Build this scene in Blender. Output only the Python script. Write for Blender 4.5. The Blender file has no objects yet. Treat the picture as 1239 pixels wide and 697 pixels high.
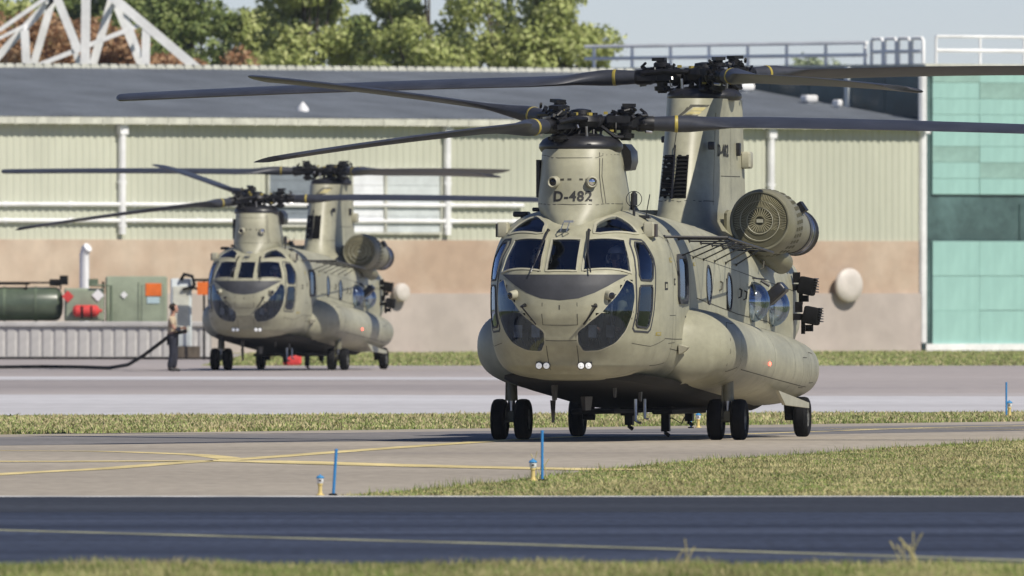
import bpy, bmesh, math, random
import numpy as np
from mathutils import Vector, Matrix, Euler
from mathutils.bvhtree import BVHTree
from mathutils.geometry import delaunay_2d_cdt

R = math.radians
PI = math.pi
rnd = random.Random(7)
S = bpy.context.scene
C = S.collection

# ================================================================= camera
cam_d = bpy.data.cameras.new("camera")
cam = bpy.data.objects.new("camera", cam_d)
C.objects.link(cam)
CAM_H = 2.25
cam.location = (0, 0, CAM_H)
cam.rotation_euler = (R(90), 0, 0)
cam_d.sensor_width = 36
cam_d.lens = 720.9
cam_d.clip_start = 1
cam_d.clip_end = 20000
cam_d.dof.use_dof = True
cam_d.dof.focus_distance = 298
cam_d.dof.aperture_fstop = 9
S.camera = cam

# ================================================================= light
SUN_EL, SUN_ROT = R(46), R(137)
w = bpy.data.worlds.new("World")
S.world = w
w.use_nodes = True
wn = w.node_tree
wn.nodes.clear()
sky = wn.nodes.new("ShaderNodeTexSky")
sky.sky_type = 'NISHITA'
sky.sun_disc = False
sky.sun_elevation = SUN_EL
sky.sun_rotation = SUN_ROT
sky.air_density = 0.65
sky.dust_density = 0.1
sky.ozone_density = 3.0
bg = wn.nodes.new("ShaderNodeBackground")
bg.inputs[1].default_value = 0.064
wo = wn.nodes.new("ShaderNodeOutputWorld")
tint = wn.nodes.new("ShaderNodeVectorMath")
tint.operation = 'MULTIPLY'
tint.inputs[1].default_value = (1.0, .93, 1.03)
wn.links.new(sky.outputs[0], tint.inputs[0])
wn.links.new(tint.outputs[0], bg.inputs[0])
wn.links.new(bg.outputs[0], wo.inputs[0])
sl = bpy.data.lights.new("sun", 'SUN')
sl.energy = 3.6
sl.angle = R(0.5)
sl.color = (1.0, 0.94, 0.83)
sun = bpy.data.objects.new("sun", sl)
C.objects.link(sun)
sv = Vector((math.sin(SUN_ROT)*math.cos(SUN_EL), math.cos(SUN_ROT)*math.cos(SUN_EL), math.sin(SUN_EL)))
sun.rotation_euler = sv.to_track_quat('Z', 'Y').to_euler()
sun.location = (60, 200, 80)
S.view_settings.view_transform = 'Standard'
S.view_settings.look = 'None'
S.view_settings.exposure = 0.46
S.view_settings.gamma = 1
S.cycles.max_bounces = 6
S.cycles.transparent_max_bounces = 12

# ================================================================= materials
def new_mat(name):
    m = bpy.data.materials.new(name)
    m.use_nodes = True
    nt = m.node_tree
    return m, nt, nt.nodes["Principled BSDF"]

def mat(name, col, rough=.6, metal=0.0, var=.12, scale=2.0, bump=0.0, bscale=30.0, stretch=(1, 1, 1), col2=None, thr=(.4, .65), spec=.5, inside=None, coords='Object', streaks=0):
    m, nt, b = new_mat(name)
    N, L = nt.nodes, nt.links
    tc = N.new("ShaderNodeTexCoord")
    mp = N.new("ShaderNodeMapping")
    mp.inputs['Scale'].default_value = stretch
    L.new(tc.outputs[coords], mp.inputs[0])
    no = N.new("ShaderNodeTexNoise")
    no.inputs['Scale'].default_value = scale
    no.inputs['Detail'].default_value = 6
    no.inputs['Roughness'].default_value = .6
    L.new(mp.outputs[0], no.inputs['Vector'])
    cr = N.new("ShaderNodeValToRGB")
    c2 = col2 if col2 else tuple(c*(1-var*2) for c in col)
    c1 = col if col2 else tuple(min(1, c*(1+var)) for c in col)
    cr.color_ramp.elements[0].position = thr[0]
    cr.color_ramp.elements[1].position = thr[1]
    cr.color_ramp.elements[0].color = (*c2, 1)
    cr.color_ramp.elements[1].color = (*c1, 1)
    L.new(no.outputs[0], cr.inputs[0])
    out = cr.outputs[0]
    # a second fine grain
    n2 = N.new("ShaderNodeTexNoise")
    n2.inputs['Scale'].default_value = scale*9
    n2.inputs['Detail'].default_value = 4
    L.new(mp.outputs[0], n2.inputs['Vector'])
    mr = N.new("ShaderNodeMapRange")
    mr.inputs[1].default_value = .3
    mr.inputs[2].default_value = .7
    mr.inputs[3].default_value = 1-var*.6
    mr.inputs[4].default_value = 1+var*.6
    L.new(n2.outputs[0], mr.inputs[0])
    mu = N.new("ShaderNodeVectorMath")
    mu.operation = 'SCALE'
    L.new(out, mu.inputs[0])
    L.new(mr.outputs[0], mu.inputs['Scale'])
    out = mu.outputs[0]
    if inside:
        ge = N.new("ShaderNodeNewGeometry")
        mx = N.new("ShaderNodeMix")
        mx.data_type = 'RGBA'
        L.new(ge.outputs['Backfacing'], mx.inputs['Factor'])
        L.new(out, mx.inputs['A'])
        mx.inputs['B'].default_value = (*inside, 1)
        out = mx.outputs['Result']
    if streaks:
        mp3 = N.new("ShaderNodeMapping")
        mp3.inputs['Scale'].default_value = (7, 5, .7)
        L.new(tc.outputs[coords], mp3.inputs[0])
        n3 = N.new("ShaderNodeTexNoise")
        n3.inputs['Scale'].default_value = 1.0
        n3.inputs['Detail'].default_value = 5
        L.new(mp3.outputs[0], n3.inputs['Vector'])
        r3 = N.new("ShaderNodeMapRange")
        r3.inputs[1].default_value = .35
        r3.inputs[2].default_value = .62
        r3.inputs[3].default_value = 1-streaks
        r3.inputs[4].default_value = 1.0
        L.new(n3.outputs[0], r3.inputs[0])
        m3 = N.new("ShaderNodeVectorMath")
        m3.operation = 'SCALE'
        L.new(out, m3.inputs[0])
        L.new(r3.outputs[0], m3.inputs['Scale'])
        out = m3.outputs[0]
    L.new(out, b.inputs['Base Color'])
    b.inputs['Roughness'].default_value = rough
    b.inputs['Metallic'].default_value = metal
    b.inputs['Specular IOR Level'].default_value = spec
    if bump:
        nb = N.new("ShaderNodeTexNoise")
        nb.inputs['Scale'].default_value = bscale
        nb.inputs['Detail'].default_value = 5
        L.new(mp.outputs[0], nb.inputs['Vector'])
        bp = N.new("ShaderNodeBump")
        bp.inputs['Strength'].default_value = bump
        bp.inputs['Distance'].default_value = .02
        L.new(nb.outputs[0], bp.inputs['Height'])
        L.new(bp.outputs[0], b.inputs['Normal'])
    return m

def glass_mat(name, tint, refl=.12, rough=.03):
    m, nt, b = new_mat(name)
    N, L = nt.nodes, nt.links
    N.remove(b)
    o = N["Material Output"]
    tr = N.new("ShaderNodeBsdfTransparent")
    tr.inputs[0].default_value = (*tint, 1)
    gl = N.new("ShaderNodeBsdfGlossy")
    gl.inputs['Roughness'].default_value = rough
    gl.inputs[0].default_value = (.62, .76, 1, 1)
    fr = N.new("ShaderNodeLayerWeight")
    fr.inputs[0].default_value = .35
    mr = N.new("ShaderNodeMapRange")
    mr.inputs[3].default_value = refl
    mr.inputs[4].default_value = .95
    L.new(fr.outputs['Fresnel'], mr.inputs[0])
    mx = N.new("ShaderNodeMixShader")
    L.new(mr.outputs[0], mx.inputs[0])
    L.new(tr.outputs[0], mx.inputs[1])
    L.new(gl.outputs[0], mx.inputs[2])
    L.new(mx.outputs[0], o.inputs[0])
    return m

M = {}
M['paint'] = mat('khaki_paint', (.362, .350, .250), .46, var=.10, scale=.9, bump=.2, bscale=2.2, streaks=.10, inside=(.012, .013, .016), stretch=(1, .6, 1.3))
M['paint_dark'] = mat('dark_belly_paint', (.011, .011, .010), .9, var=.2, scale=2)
M['paint_olive'] = mat('olive_paint', (.19, .18, .12), .5, var=.1, scale=2)
M['paint_edge'] = mat('khaki_edge', (.375, .36, .27), .45, var=.06, scale=4)
M['antiglare'] = mat('antiglare_black', (.038, .04, .047), .62, var=.1, scale=3)
M['rubber'] = mat('rubber', (.007, .007, .008), .85, var=.2, scale=5, spec=.2)
M['cover'] = mat('black_cover', (.018, .018, .021), .38, var=.15, scale=4)
M['black'] = mat('black_metal', (.010, .010, .012), .5, metal=.3, var=.3, scale=9)
M['blade'] = mat('blade_grey', (.036, .039, .050), .45, var=.12, scale=2)
M['yellow'] = mat('yellow_paint', (.34, .27, .05), .5, var=.08)
M['orange'] = mat('orange_paint', (.75, .16, .02), .5, var=.08)
M['steel'] = mat('bare_steel', (.45, .45, .46), .3, metal=.9, var=.15, scale=6)
M['bluesteel'] = mat('heat_blued_steel', (.20, .24, .36), .25, metal=.9, var=.3, scale=5)
M['brass'] = mat('screen_bars', (.34, .31, .19), .5, var=.08, scale=4)
M['screen'] = mat('screen_backing', (.085, .078, .04), .7, var=.1)
M['seam'] = mat('panel_joint', (.07, .066, .05), .8, var=.2, scale=6)
M['text'] = mat('stencil_black', (.02, .02, .02), .7, var=.1)
M['white'] = mat('white_paint', (.80, .80, .80), .5, var=.07, scale=.8)
M['cream'] = mat('cream_trim', (.56, .56, .48), .6, var=.1, scale=2)
M['glass'] = glass_mat('cockpit_glass', (.92, .94, .98), .075)
M['chinglass'] = glass_mat('chin_glass', (.42, .46, .52), .05)
M['bubble'] = glass_mat('bubble_perspex', (.80, .83, .86), .26)
M['lamp'] = mat('lamp_reflector', (.8, .8, .8), .12, metal=1, var=.02)
M['grip'] = mat('dark_fabric', (.03, .035, .03), .9, var=.2, scale=8)

def emis(name, col, st):
    m, nt, b = new_mat(name)
    b.inputs['Base Color'].default_value = (*col, 1)
    b.inputs['Emission Color'].default_value = (*col, 1)
    b.inputs['Emission Strength'].default_value = st
    return m
M['lit'] = emis('lit_landing_lamp', (.75, .75, .74), .22)
M['redlit'] = emis('lit_red_beacon', (1, .08, .05), 5)

# ================================================================= mesh tools
class MB:
    def __init__(s):
        s.v = []; s.f = []; s.m = []; s.mi = 0
    def add(s, vs, fs, mi=None):
        o = len(s.v)
        s.v += [tuple(p) for p in vs]
        s.f += [tuple(i+o for i in f) for f in fs]
        s.m += [s.mi if mi is None else mi]*len(fs)
        return s
    def box(s, c, d, rot=None, mi=None, taper=1.0):
        hx, hy, hz = d[0]/2, d[1]/2, d[2]/2
        vs = [Vector((x*(taper if z > 0 else 1), y*(taper if z > 0 else 1), z)) for z in (-hz, hz) for x, y in ((-hx, -hy), (hx, -hy), (hx, hy), (-hx, hy))]
        if rot is not None:
            e = rot if isinstance(rot, Matrix) else Euler(rot).to_matrix()
            vs = [e @ v for v in vs]
        c = Vector(c)
        return s.add([v+c for v in vs], [(3, 2, 1, 0), (4, 5, 6, 7), (0, 1, 5, 4), (1, 2, 6, 5), (2, 3, 7, 6), (3, 0, 4, 7)], mi)
    def bevbox(s, c, d, b=.03, rot=None, mi=None):
        """box with chamfered vertical edges and chamfered top and bottom"""
        hx, hy, hz = d[0]/2, d[1]/2, d[2]/2
        def ring(z, k):
            x, y = hx-k, hy-k
            return [(-x, -y+b, z), (-x+b, -y, z), (x-b, -y, z), (x, -y+b, z), (x, y-b, z), (x-b, y, z), (-x+b, y, z), (-x, y-b, z)]
        rs = [ring(-hz, b*.7), ring(-hz+b, 0), ring(hz-b, 0), ring(hz, b*.7)]
        vs = [Vector(p) for r in rs for p in r]
        if rot is not None:
            e = rot if isinstance(rot, Matrix) else Euler(rot).to_matrix()
            vs = [e @ v for v in vs]
        c = Vector(c)
        fs = [tuple(range(7, -1, -1)), tuple(range(24, 32))]
        for k in range(3):
            for i in range(8):
                j = (i+1) % 8
                fs.append((k*8+i, k*8+j, k*8+8+j, k*8+8+i))
        return s.add([v+c for v in vs], fs, mi)
    def tube(s, pts, r, n=8, cap=True, mi=None):
        pts = [Vector(p) for p in pts]
        rs = r if isinstance(r, (list, tuple)) else [r]*len(pts)
        vs = []
        up = None
        for i, p in enumerate(pts):
            t = (pts[min(i+1, len(pts)-1)]-pts[max(i-1, 0)]).normalized()
            if up is None:
                up = Vector((0, 0, 1)) if abs(t.z) < .9 else Vector((1, 0, 0))
            a = t.cross(up).normalized()
            b = a.cross(t).normalized()
            up = b
            for k in range(n):
                q = 2*PI*k/n
                vs.append(p+a*math.cos(q)*rs[i]+b*math.sin(q)*rs[i])
        fs = []
        for i in range(len(pts)-1):
            for k in range(n):
                j = (k+1) % n
                fs.append((i*n+k, i*n+j, i*n+n+j, i*n+n+k))
        if cap:
            fs.append(tuple(range(n-1, -1, -1)))
            fs.append(tuple((len(pts)-1)*n+k for k in range(n)))
        return s.add(vs, fs, mi)
    def lathe(s, prof, origin, axis, n=32, mi=None, mis=None):
        """prof: (distance along axis, radius)"""
        ax = Vector(axis).normalized()
        u = ax.orthogonal().normalized()
        v = ax.cross(u)
        o = Vector(origin)
        vs = []
        for d, r in prof:
            for k in range(n):
                q = 2*PI*k/n
                vs.append(o+ax*d+u*math.cos(q)*r+v*math.sin(q)*r)
        for i in range(len(prof)-1):
            pass
        base = len(s.v)
        s.v += [tuple(p) for p in vs]
        for i in range(len(prof)-1):
            for k in range(n):
                j = (k+1) % n
                s.f.append((base+i*n+k, base+i*n+j, base+i*n+n+j, base+i*n+n+k))
                s.m.append(mis[i] if mis else (s.mi if mi is None else mi))
        return s
    def loft(s, rings, cap=True, closed=True, mi=None):
        n = len(rings[0])
        vs = [p for r in rings for p in r]
        fs = []
        for i in range(len(rings)-1):
            for k in range(n if closed else n-1):
                j = (k+1) % n
                fs.append((i*n+k, i*n+j, i*n+n+j, i*n+n+k))
        if cap:
            fs.append(tuple(range(n-1, -1, -1)))
            fs.append(tuple((len(rings)-1)*n+k for k in range(n)))
        return s.add(vs, fs, mi)
    def ball(s, c, r, n=12, m=8, mi=None):
        rr = r if isinstance(r, (list, tuple)) else (r, r, r)
        vs = []
        for i in range(m+1):
            a = -PI/2+PI*i/m
            for k in range(n):
                q = 2*PI*k/n
                vs.append((c[0]+rr[0]*math.cos(a)*math.cos(q), c[1]+rr[1]*math.cos(a)*math.sin(q), c[2]+rr[2]*math.sin(a)))
        fs = [(i*n+k, i*n+(k+1) % n, i*n+n+(k+1) % n, i*n+n+k) for i in range(m) for k in range(n)]
        return s.add(vs, fs, mi)
    def mesh(s, name, mats, smooth=35, recalc=True):
        me = bpy.data.meshes.new(name)
        me.from_pydata(s.v, [], s.f)
        for m in (mats if isinstance(mats, (list, tuple)) else [mats]):
            me.materials.append(m)
        me.polygons.foreach_set('material_index', s.m)
        me.validate()
        if recalc:
            bm = bmesh.new()
            bm.from_mesh(me)
            bmesh.ops.recalc_face_normals(bm, faces=bm.faces)
            bm.to_mesh(me)
            bm.free()
        if smooth:
            me.polygons.foreach_set('use_smooth', [True]*len(me.polygons))
            me.set_sharp_from_angle(angle=R(smooth))
        me.update()
        return me
    def build(s, name, mats, parent=None, smooth=35, recalc=True):
        return link(name, s.mesh(name, mats, smooth, recalc), parent)

def link(name, me, parent=None, loc=None, rot=None):
    o = bpy.data.objects.new(name, me)
    C.objects.link(o)
    if parent: o.parent = parent
    if loc is not None: o.location = loc
    if rot is not None: o.rotation_euler = rot
    return o

def tag(o, label=None, cat=None, group=None, kind=None):
    if label: o['label'] = label
    if cat: o['category'] = cat
    if group: o['group'] = group
    if kind: o['kind'] = kind
    return o

def empty(name, loc, rz=0, label=None, cat=None, group=None):
    o = bpy.data.objects.new(name, None)
    C.objects.link(o)
    o.location = loc
    o.rotation_euler = (0, 0, rz)
    o.empty_display_size = .3
    return tag(o, label, cat, group)

def copy_tree(o, parent=None):
    c = o.copy()
    C.objects.link(c)
    if parent:
        c.parent = parent
    for ch in list(o.children):
        copy_tree(ch, c)
    return c
# ================================================================= surface tools
def chaikin(pts, it=1, k=.25):
    pts = [Vector(p) for p in pts]
    for _ in range(it):
        q = []
        for i, a in enumerate(pts):
            b = pts[(i+1) % len(pts)]
            q += [a.lerp(b, k), a.lerp(b, 1-k)]
        pts = q
    return pts

def inside2(p, poly):
    x, y = p
    r = False
    n = len(poly)
    for i in range(n):
        x1, y1 = poly[i]
        x2, y2 = poly[i-1]
        if (y1 > y) != (y2 > y) and x < (x2-x1)*(y-y1)/(y2-y1)+x1:
            r = not r
    return r

class Skin:
    """a polygon laid onto a surface"""
    def __init__(s, pts, bvh, step=.06, rnd_it=1):
        pts = chaikin(pts, rnd_it, .12 if rnd_it == 1 else .2) if rnd_it else [Vector(p) for p in pts]
        s.bvh = bvh
        s.c = sum(pts, Vector())/len(pts)
        n = Vector()
        for i, a in enumerate(pts):
            b = pts[(i+1) % len(pts)]
            n += (a-s.c).cross(b-s.c)
        n.normalize()
        near = bvh.find_nearest(s.c)
        if n.dot(near[1]) < 0:
            n = -n
        s.n = n
        s.u = n.orthogonal().normalized()
        s.v = n.cross(s.u)
        d = []
        for i, a in enumerate(pts):
            b = pts[(i+1) % len(pts)]
            m = max(1, int((b-a).length/step))
            d += [a.lerp(b, k/m) for k in range(m)]
        s.poly = [((p-s.c).dot(s.u), (p-s.c).dot(s.v)) for p in d]
        area = sum(s.poly[i-1][0]*s.poly[i][1]-s.poly[i][0]*s.poly[i-1][1] for i in range(len(s.poly)))
        if area < 0:
            s.poly.reverse()
        s.step = step
    def lift(s, q, off):
        o = s.c+s.u*q[0]+s.v*q[1]
        h = s.bvh.ray_cast(o+s.n*.9, -s.n, 2.2)
        if h[0] is None:
            h = s.bvh.find_nearest(o)
        nn = h[1] if h[1].dot(s.n) > 0 else -h[1]
        return h[0]+nn*off
    def offset(s, k):
        P = s.poly
        out = []
        for i, p in enumerate(P):
            a, b = P[i-1], P[(i+1) % len(P)]
            t = Vector((b[0]-a[0], b[1]-a[1])).normalized()
            out.append((p[0]+t.y*k, p[1]-t.x*k))
        return out
    def sheet(s, mb, off, mi=None):
        P = s.poly
        pts = [Vector(p) for p in P]
        xs = [p[0] for p in P]
        ys = [p[1] for p in P]
        st = s.step
        x = min(xs)+st/2
        inner = [(p[0]*.999, p[1]*.999) for p in P]
        while x < max(xs):
            y = min(ys)+st/2
            while y < max(ys):
                if inside2((x, y), inner) and min((x-p[0])**2+(y-p[1])**2 for p in P) > (st*.45)**2:
                    pts.append(Vector((x, y)))
                y += st
            x += st
        n = len(P)
        v, e, f, *_ = delaunay_2d_cdt(pts, [(i, (i+1) % n) for i in range(n)], [], 1, 1e-6)
        mb.add([s.lift(q, off) for q in v], [tuple(t) for t in f], mi)
        return s
    def frame(s, mb, w_out, w_in, h, mi=None):
        a, b = s.offset(w_out), s.offset(-w_in)
        rings = [[s.lift(q, -.004) for q in a], [s.lift(q, h) for q in a], [s.lift(q, h) for q in b], [s.lift(q, -.03) for q in b]]
        mb.loft(rings, cap=False, mi=mi)
        return s

def ribbon(mb, pts, bvh, wd, off=.003, step=.12, mi=None):
    P = []
    pts = [Vector(p) for p in pts]
    for a, b in zip(pts, pts[1:]):
        m = max(1, int((b-a).length/step))
        P += [a.lerp(b, k/m) for k in range(m)]
    P.append(pts[-1])
    H = [bvh.find_nearest(p) for p in P]
    vs = []
    for i, h in enumerate(H):
        t = (H[min(i+1, len(H)-1)][0]-H[max(i-1, 0)][0]).normalized()
        side = t.cross(h[1]).normalized()*wd/2
        vs += [h[0]+h[1]*off-side, h[0]+h[1]*off+side]
    mb.add(vs, [(2*i, 2*i+1, 2*i+3, 2*i+2) for i in range(len(H)-1)], mi)

def mirror(pts): return [(-p[0], p[1], p[2]) for p in pts]

def text_mb(mb, txt, size, origin, u, v, bvh, ray, off=.006):
    cu = bpy.data.curves.new("lettering", 'FONT')
    cu.body = txt
    cu.size = size
    cu.align_x = 'CENTER'
    cu.resolution_u = 3
    cu.space_character = 1.12
    cu.offset = size*.03
    o = bpy.data.objects.new("lettering", cu)
    C.objects.link(o)
    dg = bpy.context.evaluated_depsgraph_get()
    me = bpy.data.meshes.new_from_object(o.evaluated_get(dg))
    u, v, ray, origin = Vector(u), Vector(v), Vector(ray).normalized(), Vector(origin)
    vs = []
    for q in me.vertices:
        p = origin+u*q.co.x+v*q.co.y
        h = bvh.ray_cast(p-ray*2, ray, 4) if bvh else (None,)
        if h[0] is None:
            vs.append(p)
        else:
            vs.append(h[0]-ray*off)
    mb.add(vs, [tuple(p.vertices) for p in me.polygons])
    bpy.data.objects.remove(o)
    bpy.data.meshes.remove(me)
    bpy.data.curves.remove(cu)

# ================================================================= people
def skinned(name, joints, edges, mat_, parent, sub=2, root=0):
    me = bpy.data.meshes.new(name)
    names = list(joints)
    idx = {k: i for i, k in enumerate(names)}
    me.from_pydata([joints[k][0] for k in names], [(idx[a], idx[b]) for a, b in edges], [])
    me.materials.append(mat_)
    bm = bmesh.new()
    bm.from_mesh(me)
    ly = bm.verts.layers.skin.verify()
    bm.verts.ensure_lookup_table()
    for i, k in enumerate(names):
        r = joints[k][1]
        bm.verts[i][ly].radius = (r, r) if not isinstance(r, tuple) else r
        bm.verts[i][ly].use_root = (i == root)
    bm.to_mesh(me)
    bm.free()
    o = link(name, me, parent)
    sk = o.modifiers.new("skin", 'SKIN')
    sk.use_smooth_shade = True
    sk.branch_smoothing = .6
    sb = o.modifiers.new("sub", 'SUBSURF')
    sb.levels = sub
    sb.render_levels = sub
    return o

M['skin'] = mat('skin', (.42, .23, .16), .55, var=.05)
M['hair'] = mat('hair', (.04, .025, .015), .8, var=.2, scale=20)
M['shirt'] = mat('sand_shirt', (.50, .40, .27), .85, var=.1, scale=6)
M['trousers'] = mat('navy_trousers', (.018, .02, .033), .85, var=.2, scale=6)
M['boot'] = mat('black_boot', (.015, .014, .014), .5)
M['suit'] = mat('green_flight_suit', (.10, .11, .07), .85, var=.1, scale=6)
M['helmet'] = mat('grey_helmet', (.75, .76, .74), .35, var=.05)
M['visor'] = mat('dark_visor', (.02, .02, .025), .08)

def head_mesh(c, s, face):
    """a head of sculpted ellipsoid rings looking along `face` (unit vector in plan); s = head height"""
    mb = MB()
    f = Vector((face[0], face[1], 0)).normalized()
    l = Vector((-f.y, f.x, 0))
    prof = [(-.50, .16, .10, .14), (-.42, .26, .17, .12), (-.28, .33, .26, .06), (-.1, .37, .33, .02), (.06, .385, .37, 0), (.2, .39, .385, -.02), (.34, .34, .33, -.03), (.44, .22, .22, -.03), (.5, .04, .04, -.03)]
    rings = []
    for z, a, b, o in prof:
        rg = []
        for k in range(20):
            q = 2*PI*k/20
            fx, ly_ = math.cos(q)*(a+.06), math.sin(q)*b
            if -.16 < z < .05 and k in (0,):
                fx += .09*(1 if z < 0 else .4)
            rg.append(Vector(c)+f*(fx+o)*s+l*ly_*s+Vector((0, 0, z*s)))
        rings.append(rg)
    mb.loft(rings)
    for sg in (-1, 1):
        mb.ball(Vector(c)+l*sg*.385*s+Vector((0, 0, -.04*s)), (.05*s, .05*s, .12*s), 8, 6)
    mb.ball(Vector(c)+f*.46*s+Vector((0, 0, -.1*s)), (.05*s, .05*s, .07*s), 8, 6)
    eyes = MB()
    for sg in (-1, 1):
        eyes.ball(Vector(c)+f*.41*s+l*sg*.15*s, .035*s, 8, 6)
    mouth = MB().ball(Vector(c)+f*.42*s+Vector((0, 0, -.26*s)), (.04*s, .1*s, .018*s) if abs(f.x) < .5 else (.04*s, .1*s, .018*s), 8, 5)
    return mb, eyes, mouth, f, l

def hand(j, e, side, wrist, d, palmn, curl=.5, s=1.0):
    """five separate bent fingers rooted in a palm; d = direction of the hand, palmn = side the fingers close towards"""
    d = Vector(d).normalized()
    pn = Vector(palmn).normalized()
    ac = d.cross(pn).normalized()
    wv = Vector(wrist)
    j['palm'+side] = (wv+d*.055*s, (.038*s, .022*s))
    e.append(('wrist'+side, 'palm'+side))
    for k, (o, ln) in enumerate([(-.030, .072), (-.010, .082), (.011, .076), (.031, .060)]):
        a = wv+d*.092*s+ac*o*s
        j['k%d%s' % (k, side)] = (a, .0105*s)
        e.append(('palm'+side, 'k%d%s' % (k, side)))
        p = a
        ang = curl
        for q in range(3):
            dd = d*math.cos(ang)+pn*math.sin(ang)
            p = p+dd*ln*s*(.42, .32, .26)[q]
            j['f%d%d%s' % (k, q, side)] = (p, (.0095-.001*q)*s)
            e.append((('k%d%s' % (k, side)) if q == 0 else 'f%d%d%s' % (k, q-1, side), 'f%d%d%s' % (k, q, side)))
            ang += curl
    t0 = wv+d*.035*s+ac*-.036*s
    t1 = t0+(d*.6-ac*.55+pn*.45).normalized()*.035*s
    t2 = t1+(d*.8+pn*.7).normalized()*.03*s
    j['t0'+side] = (t0, .013*s)
    j['t1'+side] = (t1, .011*s)
    j['t2'+side] = (t2, .009*s)
    e += [('palm'+side, 't0'+side), ('t0'+side, 't1'+side), ('t1'+side, 't2'+side)]
# ================================================================= the setting
def at(px, py, Y):
    """a point of the place at distance Y, measured on the photograph"""
    return Vector(((px-619.5)*Y/24810, Y, CAM_H-(py-348.5)*Y/24810))
def gnd(px, py, z=0.0):
    Y = 24810*(CAM_H-z)/(py-348.5)
    return Vector(((px-619.5)*Y/24810, Y, z))

def band_mat(name, stops, scale, stretch, rough, var=.08, grain=60, bump=.3, spec=.5):
    """ground surface whose colour wanders through several stops in long streaks"""
    m, nt, b = new_mat(name)
    N, L = nt.nodes, nt.links
    tc = N.new("ShaderNodeTexCoord")
    mp = N.new("ShaderNodeMapping")
    mp.inputs['Scale'].default_value = stretch
    L.new(tc.outputs['Object'], mp.inputs[0])
    no = N.new("ShaderNodeTexNoise")
    no.inputs['Scale'].default_value = scale
    no.inputs['Detail'].default_value = 7
    no.inputs['Roughness'].default_value = .62
    L.new(mp.outputs[0], no.inputs['Vector'])
    cr = N.new("ShaderNodeValToRGB")
    while len(cr.color_ramp.elements) < len(stops):
        cr.color_ramp.elements.new(.5)
    for e_, (p, c) in zip(cr.color_ramp.elements, stops):
        e_.position = p
        e_.color = (*c, 1)
    L.new(no.outputs[0], cr.inputs[0])
    n2 = N.new("ShaderNodeTexNoise")
    n2.inputs['Scale'].default_value = grain
    n2.inputs['Detail'].default_value = 5
    mp2 = N.new("ShaderNodeMapping")
    mp2.inputs['Scale'].default_value = (1, .12, 1)
    L.new(tc.outputs['Object'], mp2.inputs[0])
    L.new(mp2.outputs[0], n2.inputs['Vector'])
    mr = N.new("ShaderNodeMapRange")
    mr.inputs[1].default_value = .3
    mr.inputs[2].default_value = .7
    mr.inputs[3].default_value = 1-var
    mr.inputs[4].default_value = 1+var
    L.new(n2.outputs[0], mr.inputs[0])
    mu = N.new("ShaderNodeVectorMath")
    mu.operation = 'SCALE'
    L.new(cr.outputs[0], mu.inputs[0])
    L.new(mr.outputs[0], mu.inputs['Scale'])
    L.new(mu.outputs[0], b.inputs['Base Color'])
    b.inputs['Roughness'].default_value = rough
    b.inputs['Specular IOR Level'].default_value = spec
    if bump:
        bp = N.new("ShaderNodeBump")
        bp.inputs['Strength'].default_value = bump
        bp.inputs['Distance'].default_value = .01
        L.new(n2.outputs[0], bp.inputs['Height'])
        L.new(bp.outputs[0], b.inputs['Normal'])
    return m

M['soil'] = band_mat('grass_floor', [(.35, (.24, .20, .11)), (.46, (.22, .22, .09)), (.54, (.17, .20, .065)), (.65, (.32, .27, .15))], .5, (1, .15, 1), .95, .25, 12, spec=.1)
M['asphalt'] = band_mat('dark_asphalt', [(.38, (.014, .019, .036)), (.46, (.023, .030, .053)), (.54, (.032, .041, .069)), (.62, (.050, .062, .098))], .7, (.06, .32, 1), .8, .30, 9, .3, spec=.35)
M['taxi'] = band_mat('taxiway_concrete', [(.28, (.24, .21, .185)), (.42, (.32, .28, .225)), (.6, (.385, .338, .272)), (.75, (.35, .31, .25))], .42, (.10, .14, 1), .85, .10, 5, .2, spec=.3)
M['taxidark'] = band_mat('taxiway_tyre_marks', [(.3, (.13, .125, .125)), (.5, (.19, .18, .175)), (.7, (.27, .24, .225))], .5, (.08, .2, 1), .85, .10, 5, .2, spec=.3)
M['apron'] = band_mat('apron_concrete', [(.3, (.26, .235, .23)), (.45, (.34, .305, .295)), (.58, (.37, .33, .315)), (.72, (.43, .40, .395))], .3, (.06, .06, 1), .85, .06, 2, .2, spec=.3)
M['apron2'] = band_mat('apron_sky_reflection', [(.3, (.40, .385, .39)), (.5, (.50, .49, .50)), (.7, (.58, .57, .59))], .3, (.06, .1, 1), .8, .06, 2, .2, spec=.4)  # pale tone paints the mirage reflection of the sky onto the apron
M['line'] = mat('yellow_marking', (.70, .57, .26), .8, var=.14, scale=1.5, stretch=(1, .2, 1))
M['linew'] = mat('white_marking', (.60, .60, .58), .8, var=.14, scale=1.5, stretch=(1, .2, 1))
M['lineg'] = mat('worn_yellow_marking', (.36, .36, .22), .8, var=.18, scale=1.5, stretch=(1, .2, 1))

def sheet(name, pts, z, m, kind='structure'):
    me = bpy.data.meshes.new(name)
    me.from_pydata([(p[0], p[1], z) for p in pts], [], [tuple(range(len(pts)))])
    me.materials.append(m)
    me.update()
    if me.polygons[0].normal.z < 0:
        me.flip_normals()
    return tag(link(name, me), kind=kind)

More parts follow.
